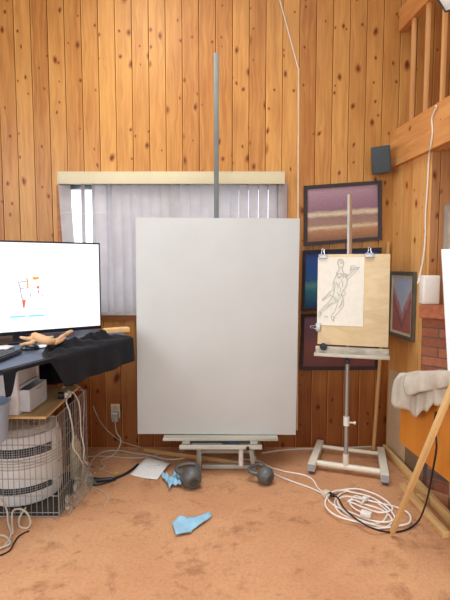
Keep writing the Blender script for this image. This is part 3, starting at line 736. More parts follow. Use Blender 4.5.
# ------------------------------------------------------------------ big canvas and its studio easel
CYf = 3.10
TLc, BRc = at(135, 217.5, CYf), at(296.5, 434.5, CYf)
cw = (at(300, 218, CYf).x-at(135, 218, CYf).x); cxm = (at(300, 218, CYf).x+at(135, 218, CYf).x)/2 - .003
cz0, cz1 = at(215, 434.5, CYf).z, at(215, 218, CYf).z
t = NT('primed canvas'); n = t.noise(t.coord(), 3.0, 4); n2 = t.noise(t.coord(), 260, 2)
c = t.ramp(n, [(.3, srgb(190, 193, 191)), (.7, srgb(196, 199, 197))]); t.base(c); t.b.inputs['Roughness'].default_value = .75; t.bump(n2, .15, .002); canvas_m = t.m
bc = thing('blank_canvas', (cxm, CYf+.02, cz0), 'huge blank white canvas standing on the studio easel', 'canvas')
mb = MB(); R = M.Rotation(math.radians(.35), 3, 'Y'); mb.box((cxm, CYf+.004, (cz0+cz1)/2), (cw-.004, .008, cz1-cz0), R, .003); mb.build('canvas_face', canvas_m, bc)
mb = MB(); h = cz1-cz0
for dx in (-cw/2+.025, cw/2-.025): mb.box(V((cxm, CYf+.024, (cz0+cz1)/2))+R @ V((dx, 0, 0)), (.04, .03, h-.01), R)
for dz in (-h/2+.026, 0, h/2-.026): mb.box(V((cxm, CYf+.024, (cz0+cz1)/2))+R @ V((0, 0, dz)), (cw-.1, .029, .04), R)
mb.build('stretcher_bars', pine_m, bc)
ea = thing('studio_easel', (0, 3.2, 0), 'heavy studio easel with tall aluminium mast behind the huge canvas', 'easel')
mx = at(216.3, 150, 3.19).x; mtop = at(216, 53.5, 3.19).z
mb = MB(); mb.bar((mx, 3.19, .09), (mx, 3.19, mtop), .034, .03, up=(0, 1, 0), bev=.003); mb.build('mast', plain('mast aluminium', srgb(104, 110, 110), .45, .35, .08), ea)
mb = MB(); a, b = at(163, 435, 3.05), at(278, 435.5, 3.05); zc_ = cz0-.012
mb.span((a.x, 3.03, zc_-.008), (b.x, 3.17, zc_+.006), .002); mb.build('canvas_ledge', worn_m, ea)
a, b = at(179.5, 445, 3.0), at(262, 445, 3.0)
mb = MB(); mb.span((a.x, 2.985, .196), (b.x, 3.005, .222), .002); mb.span((a.x+.005, 3.006, .196), (b.x-.005, 3.16, .204)); mb.build('tool_tray', worn_m, ea)
for pa, pb in ((182.5, 190), (250, 257.5)):
    mb = MB(); a, b = at(pa, 440, 3.07), at(pb, 440, 3.07); mb.span((a.x, 3.06, .204), (b.x, 3.09, zc_-.01), .002); mb.build('tray_bracket', white_m, ea)
mb = MB(); mb.span((-.24, 3.10, .205), (.18, 3.15, .235), .004); mb.build('ledge_rail', steel_m, ea)
mb = MB(); mb.cyl((-.17, 3.08, .165), (.19, 3.08, .165), .013); mb.build('cross_tube', steel_m, ea)
for x, xb in ((-.185, -.185), (.178, .205)):
    mb = MB(); mb.bar((xb, 3.11, .0), (x, 3.09, .196), .03, .034, up=(0, 1, 0), bev=.003); mb.build('front_post', wornZ_m, ea)
    mb = MB(); mb.span((xb-.02, 3.13, .046), (xb+.02, 3.475, .088), .003); mb.span((xb-.02, 3.43, 0), (xb+.02, 3.475, .05)); mb.build('runner', worn_m, ea)
mb = MB(); mb.span((-.165, 3.10, .006), (.185, 3.13, .034), .002); mb.build('base_crossbar', worn_m, ea)
mb = MB(); mb.bar((-.235, 3.40, .06), (-.255, 3.165, .205), .03, .02, up=(0, 1, 0)); mb.bar((-.25, 3.40, .066), (-.20, 3.40, .066), .03, .02); mb.build('rear_strut', wornZ_m, ea)
mb = MB(); mb.span((-.20, 3.17, .09), (.20, 3.205, .125), .002); mb.build('mast_crossbar', worn_m, ea)
mb = MB(); mb.cyl((.112, 3.06, .052), (.112, 3.06, .172), .017); mb.build('crank_tube', white_m, ea)
mb = MB(); mb.lathe([(0, 0), (.012, 0), (.012, .018), (0, .018)], (a.x-.02, 2.985, .208), M.Rotation(PI/2, 3, 'X'), 14); mb.build('tray_knob', black_m, ea)
# blue tube in tray
mb = MB(); mb.tube([(.02, 3.055, .219), (.05, 3.05, .219), (.10, 3.045, .212)], [.011, .013, .006], 10); tag(mb.build('paint_tube', plain('dark blue tube', srgb(52, 66, 104), .4)), 'dark blue paint tube lying in the big easel tray', 'paint tube')
mb = MB(); mb.span((-.23, 3.02, .2045), (-.02, 3.055, .222), .004); tag(mb.build('tray_box', plain('dull grey box', srgb(112, 116, 116), .5)), 'flat grey tin lying in the left of the big easel tray', 'tin')
# long wooden stick lying through the easel base
p0, p1 = V((-.63, 3.40, .022)), V((.150, 3.158, .017))
mb = MB(); mb.bar((0, 0, 0), ((p1-p0).length, 0, 0), .026, .03, bev=.002); st = mb.build('wooden_stick', wood('reddish stick wood', srgb(186, 134, 84), srgb(216, 168, 114), 'X', 1.0), origin=(0, 0, 0))
x = (p1-p0).normalized(); y = V((0, 0, 1)).cross(x).normalized(); st.matrix_world = M.Translation(p0) @ M((x, y, x.cross(y))).transposed().to_4x4()
tag(st, 'long pale wooden stick slanting across the big easel base', 'stick')

# ------------------------------------------------------------------ kettlebells
def kettlebell(r, loc, axis, side, label):
    axis = V(axis).normalized(); side = V(side); side = (side-axis*side.dot(axis)).normalized(); oth = axis.cross(side)
    R = M((side, oth, axis)).transposed()
    loc = V(loc); root = thing('kettlebell', (loc.x, loc.y, 0), label, 'kettlebell', 'kettlebells by the studio easel')
    prof = [(0, -.80*r), (.50*r, -.80*r), (.60*r, -.76*r)]
    for k in range(15):
        a = math.radians(-50 + k*(132/14)); prof.append((r*math.cos(a), r*math.sin(a)))
    prof += [(0, r*1.0)]
    mb = MB(); mb.lathe(prof, loc, R, 40); mb.build('bell_body', iron_m, root, angle=50)
    pts = [(-.52, .62), (-.82, 1.0), (-1.04, 1.40), (-.94, 1.80), (-.50, 2.02), (0, 2.05), (.50, 2.02), (.94, 1.80), (1.04, 1.40), (.82, 1.0), (.52, .62)]
    mb = MB(); mb.tube([loc+R @ V((x*r, 0, z*r)) for x, z in pts], [.27*r, .25*r, .23*r, .22*r, .21*r, .21*r, .21*r, .22*r, .23*r, .25*r, .27*r], 14, smooth=5); mb.build('bell_handle', iron_m, root, angle=60)
    mb = MB(); mb.lathe([(0, -.805*r), (.36*r, -.805*r), (.40*r, -.815*r), (.44*r, -.805*r), (.46*r, -.79*r)], loc, R, 32); mb.build('base_ring', plain('dark base rubber', srgb(66, 67, 66), .6), root)
kc = at(191.5, 479, 2.84)
kettlebell(.068, (kc.x, 2.84, .069), (-.34, .84, .20), (.94, .34, 0), 'larger grey kettlebell on its side at the left of the easel base')
kc = at(265.5, 475, 2.89)
kettlebell(.058, (kc.x, 2.89, .059), (-.62, .72, .20), (.74, .66, 0.04), 'smaller grey kettlebell on its side at the right of the easel base')

# ------------------------------------------------------------------ cloths and paper on the floor
def flat_patch(pts, hfun, n=1):
    mb = MB(); mb.face(pts)
    bmesh.ops.triangulate(mb.bm, faces=mb.bm.faces)
    bmesh.ops.subdivide_edges(mb.bm, edges=mb.bm.edges, cuts=n, use_grid_fill=True)
    for v in mb.bm.verts: v.co.z += hfun(v.co.x, v.co.y)
    return mb
pts = [fl(x, y, .006) for x, y in ((172, 525), (177, 519.5), (182, 517.8), (187, 519.5), (196, 519), (209, 512.8), (212, 517), (206, 522), (193, 531), (191, 534), (176, 536.5))]
tw = flat_patch(pts, lambda x, y: .004 + .007*(1+wob(x*16, y*14, 3)), 4)
tag(tw.build('shop_towel', blue_m, solid=.004, angle=22), 'flat light blue folded shop towel lying alone on the carpet', 'towel')
pts = [fl(x, y, .004) for x, y in ((161, 478), (166, 477.5), (169.5, 481.5), (174, 476), (178, 478.5), (181.5, 483), (181, 488.5), (174.5, 487), (169.5, 492), (166, 483.5))]
tw = flat_patch(pts, lambda x, y: .006 + .02*(1+wob(x*40, y*30, 1)), 4)
tag(tw.build('shop_towel', blue_m, solid=.003, angle=22), 'crumpled light blue shop towel wedged against the larger kettlebell', 'towel')
pts = [fl(x, y, .003) for x, y in ((148.5, 457), (171, 464.5), (157, 480.5), (130, 475))]
mb = MB(); mb.grid(lambda i, j: pts[0].lerp(pts[1], i).lerp(pts[3].lerp(pts[2], i), j) + V((0, 0, .006+.02*(i-.4)**2+.006*math.sin(j*5))), 10, 10)
fp_ = tag(mb.build('sketch_paper', paper_m, solid=.0015), 'white sheet of paper with a faint sketch lying on the carpet', 'paper')
mb = MB()
for q in ([(147, 467), (152, 465.5), (157, 466), (160, 464.5)], [(150, 469), (154, 467.5), (156, 469)]):
    mb.ribbon([fl(x, y, .022) for x, y in q], .004, (0, 0, 1))
mb.build('faint_sketch', plain('grey pencil', srgb(150, 150, 156), .8), fp_)

# ------------------------------------------------------------------ cables on the left
def cable(name, pts, r, mat, label, cat='cable', sm=6):
    return tag(MB().tube(pts, r, 7, smooth=sm).build(name, mat), label, cat)
Ar = lambda px, py, Y: at(px, py, Y)
zp = CZ+.018
cxp = lambda px, py, x=-.937: onplane(px, py, (x, 0, 0), (1, 0, 0))
pg = thing('power_plug', atz(66, 392, zp+.02), 'black plug with white connector on the plywood by the crate corner', 'plug')
b0 = atz(61, 395.5, zp+.018)
mb = MB(); mb.box(b0, (.034, .05, .034), M.Rotation(.4, 3, 'Z'), .004); mb.build('plug_body', black_m, pg)
b1 = atz(67, 394.5, zp+.02); mb = MB(); mb.box(b1+V((.004, 0, .0)), (.04, .036, .034), M.Rotation(.4, 3, 'Z'), .006); mb.build('connector', white_m, pg)
X = CX1+.03
cable('power_cable', [b1+V((.02, 0, .01)), V((-.957, 2.66, .632)), cxp(69.5, 412), cxp(73, 432), cxp(73, 447), cxp(78, 455, -.925), cxp(85, 467, -.925), fl(91, 475, .03), fl(93, 476.5, .036)], .0045, cable_m, 'thick white cord falling from the white connector down the crate side')
cable('power_cable', [b1+V((.0, .02, .018)), V((-.955, 2.80, .636)), cxp(79.5, 406, -.918), cxp(81, 432, -.915), cxp(84, 448, -.90), cxp(84, 460, -.91), fl(91.5, 470, .012), fl(95, 473, .03)], .0038, cable_m, 'white cord looping wide right of the crate down to the floor')
cable('power_cable', [Ar(62, 388, 2.95), Ar(72, 384, 2.98), cxp(82.5, 390, -.944), cxp(84, 402, -.94), cxp(83.5, 425, -.94), cxp(83.5, 445, -.935), cxp(85.5, 458, -.935), fl(90.5, 472, .01)], .0026, dcable_m, 'thin dingy cord arching over the back corner of the crate')
cable('power_cable', [a0+V((.0, -.004, -.04)), Ar(116.5, 432, 3.46), Ar(121, 441, 3.44), fl(116, 452.5, .01), fl(108, 457.5, .008), fl(101, 461, .008), fl(104.5, 466.5, .008), fl(99.5, 470.3, .008)], .0048, dcable_m, 'cream cord running from the wall outlet adapter to the floor')
cable('floor_cable', [fl(86, 481, .006), fl(89, 468, .03), fl(94, 458, .03), fl(103, 452, .012), fl(118, 450.5, .007), fl(133, 452.8, .007), fl(150, 455.5, .007), fl(168, 459.5, .007), fl(185, 458, .007)], .0055, dcable_m, 'cream cable arcing from the black connector along floor behind loose paper')
cable('floor_cable', [fl(76, 458, .01), fl(95, 456, .007), fl(115, 457, .007), fl(140, 457.8, .007), fl(165, 453, .007), fl(184, 451, .007)], .0045, dcable_m, 'straight cream cable on the floor along the back wall')
cable('wall_cable', [Ar(93, 406, WY-.005), Ar(100, 421, WY-.005), Ar(110, 433, WY-.005), Ar(122, 441.5, WY-.005), Ar(136, 446, WY-.008), fl(150, 449.5, .006)], .0025, dcable_m, 'thin cable slanting down the wall left of the outlet')
wd = thing('cable_connector', fl(98, 481), 'thick black inline connector with cable lying on the carpet', 'connector')
mb = MB(); mb.tube([fl(89, 479, .016), fl(92, 480, .017), fl(100, 480, .017), fl(112, 479, .015)], [.02, .021, .014, .013], 12); mb.build('connector_body', black_m, wd)
mb = MB(); mb.tube([fl(112, 479, .013), fl(122, 475.5, .01), fl(130, 471, .009), fl(138, 464.5, .008)], .009, 8, smooth=5); mb.build('connector_cable', bcable_m, wd)
mb = MB(); mb.tube([fl(89, 486, .01), fl(96, 485, .01), fl(106, 482.8, .009), fl(116, 479.5, .008)], .006, 8, smooth=4); mb.build('side_cable', bcable_m, wd)
mb = MB(); mb.lathe([(0, 0), (.022, 0), (.022, .03), (0, .03)], fl(89.5, 485.5, .0), None, 14); mb.build('connector_end', black_m, wd)
cable('floor_cable', [fl(90, 486, .006), fl(98, 489, .005), fl(106, 494, .005), fl(108.5, 500, .005), fl(104.5, 506.5, .005)], .003, dcable_m, 'thin cream cable hooking forward across carpet from black connector')
cable('floor_cable', [fl(84, 462, .008), fl(98, 467.5, .007), fl(108, 472, .006), fl(117, 474.5, .006)], .003, dcable_m, 'short grey cable ending at the yellow tag', )
mb = MB(); mb.box(fl(116.5, 472.8, .006), (.035, .012, .01), M.Rotation(-.35, 3, 'Z'), .002); tag(mb.build('yellow_tag', plain('yellow tag', srgb(212, 190, 60), .6)), 'tiny yellow tag on the floor left of the loose paper', 'tag')
mb = MB(); mb.tube([fl(69.5, 503, .005), fl(72, 506, .005), fl(74.5, 508.5, .005)], [.005, .007, .004], 8); tag(mb.build('dark_clip', plain('dark green plastic', srgb(34, 44, 34), .5)), 'tiny dark green clip on the carpet by crate corner', 'clip')
cable('loose_cable', [fl(-6, 498, .16), fl(2, 500, .14), fl(7, 511, .06), fl(8, 522, .02), fl(11, 535, .008), fl(4, 546, .008), fl(-5, 551, .008)], .0055, dcable_m, 'pale cord arching at the left photo edge before the crate')
cable('loose_cable', [fl(13, 534, .008), fl(12, 521, .03), fl(13, 511, .07), fl(20, 509, .09), fl(27, 513, .07), fl(30.5, 522, .02), fl(27.5, 528, .008), fl(20, 526.5, .008), fl(19, 520, .02), fl(22, 513, .05), fl(25.5, 508, .08)], .0052, dcable_m, 'pale cord standing in a teardrop loop in front of crate')
cable('loose_cable', [fl(-6, 537, .008), fl(3, 535.5, .008), fl(9, 539.5, .01), fl(9.5, 544, .01), fl(3, 547, .012), fl(-5, 550, .01)], .0058, dcable_m, 'thick pale cord coil cut off by left photo edge')
cable('loose_cable', [fl(29, 531, .005), fl(24, 533, .005), fl(18, 537, .005), fl(14, 543, .005), fl(9, 551, .005), fl(-4, 557, .005)], .004, bcable_m, 'dark brown cord lying among the pale coils at left')

# ------------------------------------------------------------------ drawing easel
er = V((.956, -.292, 0)).normalized(); en = V((-.292, -.956, 0)).normalized()   # along ledge, towards viewer
de = thing('drawing_easel', (.84, 3.1, 0), 'white metal H-base easel holding the plywood drawing board', 'easel')
Lf, Lr, Rf, Rr = fl(311, 475), fl(320.5, 449), fl(385, 486.5), fl(380.5, 456.5)
lift = V((0, 0, .052))
for a, b in ((Lf, Lr), (Rf, Rr)):
    mb = MB(); mb.bar(a+lift, b+lift, .052, .05, bev=.005); mb.build('base_runner', ivory_m, de)
mb = MB(); a, b = Lf.lerp(Lr, .20)+lift, Rf.lerp(Rr, .20)+lift; FB = (a, b); mb.tube([a, b], .021, 14); mb.build('front_crossbar', ivory_m, de)
mb = MB(); mb.tube([Lf.lerp(Lr, .84)+lift, Rf.lerp(Rr, .84)+lift], .015, 14); mb.build('rear_crossbar', ivory_m, de)
for p in (Lf.lerp(Lr, .06), Rf.lerp(Rr, .06), Lf.lerp(Lr, .95), Rf.lerp(Rr, .95)):
    mb = MB(); mb.lathe([(0, .001), (.017, .001), (.02, .008), (.014, .014), (.007, .02), (.007, .03), (0, .03)], p, None, 16); mb.build('levelling_foot', steel_m, de)
for p in (Lf, Rf):
    q = p+lift; dd = (Lf-Lr).normalized(); mb = MB(); mb.bar(q-dd*.012, q+dd*.006, .048, .046); mb.build('end_cap', plain('grey end cap', srgb(160, 162, 166), .5), de)
mid = FB[0].lerp(FB[1], .47)
BB = V((.861, 3.017, .89))                       # bottom middle of the board, front face
pt = V((BB.x-.012, BB.y+.062, .84)); x = (pt-mid).normalized()
mb = MB(); mb.tube([mid, mid+x*.09], .021, 14); mb.build('post_socket', ivory_m, de)
mb = MB(); mb.tube([mid+x*.06, pt], .0145, 14); mb.build('lower_post', plain('brushed post', srgb(176, 176, 172), .35, .6, .05), de)
cl = at(346.5, 421, mid.lerp(pt, .4).y).z
k = (cl-mid.z)/(pt.z-mid.z); pc_ = mid.lerp(pt, k)
mb = MB(); mb.tube([pc_-x*.032, pc_+x*.032], .021, 14); mb.build('post_collar', white_m, de)
mb = MB(); mb.tube([pc_-x*.008, pc_-x*.008+er*.05], .006, 8); mb.tube([pc_-x*.008+er*.048, pc_-x*.008+er*.062], .011, 10); mb.build('collar_knob', ivory_m, de)
tp = V((.856, 3.16, at(350.5, 194.5, 3.16).z)); mb = MB(); mb.bar(pt, tp, .016, .012, up=en); mb.build('upper_mast', plain('mast metal', srgb(178, 178, 174), .4, .5), de)
mb = MB(); mb.bar(pt+er*.015, tp+er*.015, .018, .016, up=en); mb.build('mast_wood', wood('mast wood', srgb(130, 96, 64), srgb(170, 130, 90), 'Z', .8), de)
RE = M((er, -en, V((0, 0, 1)))).transposed()
lc = BB+V((0, 0, -.018))+en*.012
mb = MB(); mb.box(lc+V((0, 0, .003))-er*.003, (.475, .03, .042), RE, .003); mb.build('ledge_rail', worn_m, de)
mb = MB(); mb.box(lc+V((0, 0, -.028))+en*.02-er*.004, (.488, .06, .02), RE, .003); mb.build('ledge_lip', wood('weathered lip', srgb(176, 170, 150), srgb(212, 206, 190), 'X', .8), de)
mb = MB(); kp = onplane(323.5, 346.5, lc+en*.02, en); mb.lathe([(0, 0), (.024, 0), (.026, .008), (.022, .018), (0, .02)], kp, M.Rotation(math.atan2(en.x, -en.y), 3, 'Z') @ M.Rotation(PI/2, 3, 'X'), 18); mb.build('ledge_knob', plain('blue black knob', srgb(38, 42, 58), .35), de)
mb = MB(); kp = onplane(347.2, 360.5, BB+en*.005, en); mb.lathe([(0, 0), (.014, 0), (.022, .006), (.022, .026), (.014, .032), (0, .032)], kp+en*.0, M.Rotation(math.atan2(en.x, -en.y), 3, 'Z') @ M.Rotation(PI/2, 3, 'X'), 8); mb.build('post_knob', plain('blue black knob', srgb(38, 42, 58), .35), de)
mb = MB(); mb.bar(kp, pt+V((0, 0, -.01)), .02, .02); mb.build('knob_clamp', ivory_m, de)
mb = MB(); mb.box(lc+V((0, 0, -.005))+en*-.035, (.06, .05, .05), RE, .003); mb.build('ledge_bracket', steel_m, de)

# drawing board, paper, clips
lean = math.radians(5); bu = (V((0, 0, 1))*math.cos(lean) - en*math.sin(lean)); bnrm = er.cross(bu); bnrm = bnrm if bnrm.dot(en) > 0 else -bnrm
RB = M((er, -bnrm, bu)).transposed()
def bd(u, v, k=0.0): return BB + er*u + bu*v + bnrm*k
bh = .632; b2 = .231
mb = MB(); mb.box(bd(.0, bh/2+.012, -.006), (b2*2, .012, bh-.01), RB, .0015)
tag(mb.build('drawing_board', ply_m), 'pale plywood drawing board on the H-base easel', 'board')
bpt = lambda px, py, k=.0: onplane(px, py, bd(0, 0, k), bnrm)
# paper quad from the photograph corners
pq = [bpt(318, 257.5, .002), bpt(364.5, 257, .002), bpt(363, 326.8, .004), bpt(317, 325, .003)]
dp = thing('figure_drawing', sum(pq, V())/4 - bu*.2, 'sheet with a pencil sketch of a leaping figure clipped on the board', 'drawing')
MB().slab([pq[3], pq[2], pq[1], pq[0]], bnrm, .001).build('drawing_paper', dpaper_m, dp)
S2 = 70/442
def sk(pts): return [bpt(310+x*S2, 240+y*S2, .0045) for x, y in pts]
def smooth(pts, n=5):
    out = []; g = lambda k: V((*pts[min(max(k, 0), len(pts)-1)], 0))
    for i in range(len(pts)-1):
        p0, p1, p2, p3 = g(i-1), g(i), g(i+1), g(i+2)
        for k in range(n):
            t = k/n; q = .5*((2*p1)+(p2-p0)*t+(2*p0-5*p1+4*p2-p3)*t*t+(3*p1-p0-3*p2+p3)*t**3); out.append((q.x, q.y))
    out.append(pts[-1]); return out
strokes = [[(176, 128), (188, 120), (200, 126), (212, 130)], [(182, 140), (176, 152), (184, 160)], [(190, 146), (198, 150), (208, 148)], [(268, 172), (280, 176), (292, 174), (300, 180)], [(258, 184), (270, 188), (284, 186)], [(176, 214), (170, 226), (178, 240), (190, 232)], [(200, 214), (208, 228), (204, 244)], [(150, 270), (158, 290), (154, 310)], [(190, 262), (182, 280), (186, 296)], [(138, 352), (152, 362), (150, 380)], [(204, 384), (198, 410), (180, 436)], [(142, 480), (152, 492), (146, 506)], [(60, 456), (70, 462), (62, 474)], [(86, 486), (98, 480), (108, 486), (96, 492)], [(178, 160), (172, 138), (184, 122), (204, 124), (212, 146), (206, 166), (192, 172), (180, 162)], [(180, 130), (196, 136), (210, 140)], [(184, 172), (182, 190), (170, 206)], [(202, 170), (206, 190), (214, 212)],
 [(170, 206), (158, 240), (146, 268), (146, 300), (152, 322), (146, 346)], [(168, 208), (182, 216), (200, 212), (196, 232), (180, 238)], [(214, 212), (226, 232), (232, 258), (226, 290), (210, 318), (196, 340)], [(206, 222), (222, 214), (236, 226), (222, 236), (210, 230)],
 [(232, 230), (256, 212), (276, 192), (296, 178), (312, 172), (300, 186), (282, 206), (262, 228), (236, 252)], [(262, 180), (256, 168), (274, 162), (290, 168)], [(262, 196), (252, 190), (262, 176)],
 [(146, 310), (124, 328), (100, 352), (78, 374), (84, 378), (106, 360), (134, 342)], [(146, 346), (132, 370), (110, 398), (84, 424), (62, 446), (54, 466), (56, 486), (64, 480), (70, 456), (96, 432), (130, 408), (160, 390), (182, 370), (196, 340)],
 [(196, 340), (208, 370), (212, 396), (208, 424), (186, 450), (164, 474), (150, 496), (150, 516), (136, 500), (136, 474), (150, 462), (164, 430), (172, 404), (176, 382)], [(210, 318), (222, 328), (220, 342), (204, 352)],
 [(160, 262), (172, 282), (176, 306)], [(196, 250), (206, 276), (204, 300)], [(168, 330), (182, 344), (172, 356)], [(188, 300), (196, 316), (186, 330)], [(200, 380), (196, 404), (184, 420)], [(110, 420), (126, 404), (144, 396)], [(150, 378), (160, 368), (168, 374), (158, 386)]]
mb = MB(); mb2 = MB(); rs = random.Random(3)
for q in strokes:
    mb.ribbon(sk(smooth(q)), .0015, bnrm)
    off = (rs.uniform(-5, 5), rs.uniform(-5, 5)); mb2.ribbon([p - bnrm*.0006 for p in sk(smooth([(x+off[0], y+off[1]) for x, y in q]))], .0035, bnrm)
mb.build('pencil_line', pencil_m, dp); mb2.build('pencil_shadow', pencil2_m, dp)
def clip(pos, down, side, label):
    """binder clip: body on the edge, wire loop sticking out"""
    side = V(side); dn = V(down); root = thing('binder_clip', pos, label, 'clip', 'binder clips on the drawing board')
    mb = MB(); R = M((side, -bnrm, -dn)).transposed(); mb.box(pos+dn*.012+bnrm*.002, (.056, .022, .03), R, .003); mb.build('clip_jaw', plain('silver clip metal', srgb(176, 176, 178), .3, .6), root)
    mb = MB(); mb.tube([pos+side*q*.5+bnrm*.006+dn*z for q, z in ((-.024, .002), (-.02, -.012), (-.014, -.022), (-.016, -.034), (0, -.042), (.016, -.034), (.014, -.022), (.02, -.012), (.024, .002))], .0022, 6, smooth=3); mb.build('clip_wire', chrome_m, root)
clip(bpt(323, 254.8, .004), -bu, er, 'silver binder clip at the top left of the drawing board')
clip(bpt(369.5, 253.5, .004), -bu, er, 'silver binder clip at the top right of the drawing board')
clip(bpt(316.5, 327, .004), er, bu, 'silver binder clip on the left edge of the drawing board')

# ------------------------------------------------------------------ right hand side
# round pole leaning in the corner
q0, q1 = V((1.165, 3.43, .012)), V((1.252, 3.468, 1.63))
mb = MB(); mb.tube([(0, 0, 0), (0, 0, (q1-q0).length)], .0145, 14); po = mb.build('wooden_pole', pole_m, origin=(0, 0, 0)); po.matrix_world = M.Translation(q0) @ (q1-q0).to_track_quat('Z', 'Y').to_matrix().to_4x4()
tag(po, 'round tan wooden pole leaning in the room corner behind the easel', 'pole')
# cardboard sheets
card_m = plain('tan hardboard', srgb(200, 174, 140), .75, var=.08, scale=6)
for k, (ua, ub, h, d0, d1, lab) in enumerate(((.055, .34, .65, .020, .012, 'tan hardboard sheet leaning on right wall, front one by the pole'), (.345, .525, .60, .020, .012, 'narrow brown hardboard strip leaning on right wall nearer the fireplace'))):
    mb = MB(); R_ = [rw(ua, .003, -d0), rw(ub, .003, -d0), rw(ub, h, -d1), rw(ua, h, -d1)]
    mb.slab(R_, RN, .005); tag(mb.build('hardboard_sheet', card_m if k == 0 else plain('brown hardboard', srgb(134, 108, 82), .75)), lab, 'board', 'hardboard sheets on the right wall')
# lumber along the wall
def lumber(p0, p1, w, h, mat, label, name='lumber_board', cat='lumber', up=(0, 0, 1)):
    p0, p1 = V(p0), V(p1); L = (p1-p0).length
    mb = MB(); mb.bar((0, 0, 0), (L, 0, 0), w, h, bev=.003); o = mb.build(name, mat, origin=(0, 0, 0))
    x = (p1-p0).normalized(); y = V(up).cross(x).normalized(); o.matrix_world = M.Translation(p0) @ M((x, y, x.cross(y))).transposed().to_4x4(); return tag(o, label, cat)
lumber((1.238, 3.405, .031), (1.272, 2.1, .031), .026, .06, pine_m, 'long pine board on edge along the foot of right wall')
lumber((1.155, 2.83, .019), (1.178, 2.29, .019), .038, .036, pine_m, 'short pine stud on the carpet beside the long board')
mb = MB(); mb.box((1.213, 2.66, .021), (.04, .07, .04), M.Rotation(.25, 3, 'Z'), .003); tag(mb.build('wedge_block', pineY_m), 'small pine wedge between the two floor boards', 'block')

# drop-leaf table
tb = thing('drop_leaf_table', (1.25, 2.1, 0), 'orange stained drop-leaf table under the grey drop cloth', 'table')
LX = lambda y: 1.036+.1*(2.6-y)
poly = [(LX(2.6), 2.6), (LX(1.55), 1.55), (1.62, 1.55), (1.62, 2.42), (1.44, 2.6)]
mb = MB(); mb.prism(poly, .775, .80); mb.build('tabletop', orange_m, tb)
mb = MB(); mb.prism([(LX(2.6), 2.6), (LX(1.55), 1.55), (LX(1.55)+.02, 1.55), (LX(2.6)+.02, 2.6)], .405, .772); mb.build('drop_leaf', orange_m, tb)
for x, y in ((1.335, 2.56), (1.335, 2.2), (1.56, 2.35), (1.56, 1.65), (1.335, 1.65)):
    mb = MB(); mb.cyl((x, y, .0), (x, y, .775), .015); mb.build('leg', chrome_m, tb)
# drop cloth on the table
t = NT('canvas drop cloth'); n = t.noise(t.coord(), 9, 5, .6); t.base(t.ramp(n, [(.3, srgb(176, 170, 156)), (.7, srgb(208, 203, 190))])); t.b.inputs['Roughness'].default_value = .85; t.bump(n, .4, .01); drop_m = t.m
def interp(tab, x):
    for (x0, y0), (x1, y1) in zip(tab, tab[1:]):
        if x <= x1: k = (x-x0)/(x1-x0); return y0+(y1-y0)*k
    return tab[-1][1]
def cloth_sheet(px0, px1, top, bot, off, inner, nfold, lift):
    """surface hanging over the table's long edge: sampled where the edge plane is seen"""
    def f(i, j):
        px = px0 + (px1-px0)*i
        pl = lambda py: onplane(px, py, (LX(2.0)-off, 2.0, 0), V((-1, -.1, 0)))
        T, B = pl(interp(top, px)), pl(interp(bot, px))
        fold = math.sin(i*nfold)*.6+math.sin(i*nfold*2.3+1)*.4
        if j < .5:
            k = 1-j/.5; return V((T.x + .012*min(1, k*6) + inner*k, T.y + .02*k, T.z + (max(.812, min(T.z, .86+lift*5))-T.z)*min(1, k*11) + lift*math.sin(k*PI)*.5 + .006*(1+fold)*(1-k)*k*3 + .004*wob(i*9, k*5)))
        k = (j-.5)/.5
        p = T.lerp(B, k)
        p.x -= .007*math.sin(k*PI*.75) + (.013*fold + .008*math.copysign(abs(math.sin(i*nfold*.7+.6))**.4, math.sin(i*nfold*.7+.6)))*k
        return p
    return f
dc = thing('drop_cloth', (1.2, 2.3, .8), 'folded grey beige canvas drop cloth heaped on the orange table', 'cloth')
MB().grid(cloth_sheet(394, 475, [(394, 381), (401, 377), (408, 374.5), (440, 373.5), (475, 374)], [(394, 402), (398, 408), (405, 409), (410, 413.5), (415, 417.5), (421, 416.5), (424, 410), (429, 412), (433, 404), (439, 406), (450, 398.5), (475, 384)], .036, .26, 26, .0), 90, 20).build('cloth_layer', drop_m, dc, solid=.005, angle=60)
MB().grid(cloth_sheet(406.5, 475, [(406.5, 374), (409, 372.5), (440, 371.5), (475, 371)], [(406.5, 385), (411, 396.5), (425, 391.5), (450, 386.5), (475, 380)], .056, .27, 12, .004), 60, 20).build('cloth_layer', drop_m, dc, solid=.005, angle=60)
# white canvas on the table
wB, wT = at(448.3, 376, 2.22), at(441.3, 249, 2.50)
we = (wT-wB); wh = we.length; we.normalize(); wd_ = V((we.y, -we.x, 0)).normalized(); wnn = wd_.cross(we)
if wnn.y > 0: wnn = -wnn
RW = M((wd_, -wnn, we)).transposed()
wq = lambda u, v, k=0: wB + wd_*u + we*v + wnn*k
wc = thing('small_white_canvas', wq(.21, 0), 'white stretched canvas standing on drop cloth, cut by right photo edge', 'canvas')
mb = MB(); mb.box(wq(.21, wh/2, -.006), (.42, .012, wh), RW, .003); mb.build('canvas_face', plain('bright primed canvas', srgb(226, 227, 230), .7, var=.03), wc)
mb = MB()
for q in (.025, .395): mb.box(wq(q, wh/2, -.0225), (.035, .02, wh-.02), RW)
for q in (.022, wh-.022): mb.box(wq(.21, q, -.022), (.33, .019, .035), RW)
mb.build('stretcher_bars', pine_m, wc)
# leaning stud at the front
s0 = fl(392, 535, .012); s1 = at(449.5, 394, 1.90)
d = (s1-s0).normalized(); lumber(s0+V((0, 0, .014)), s0 + d*1.13, .022, .026, pine_m, 'pine stud leaning from the carpet onto the orange table edge', 'leaning_stud', 'lumber', up=(0, -1, 0))

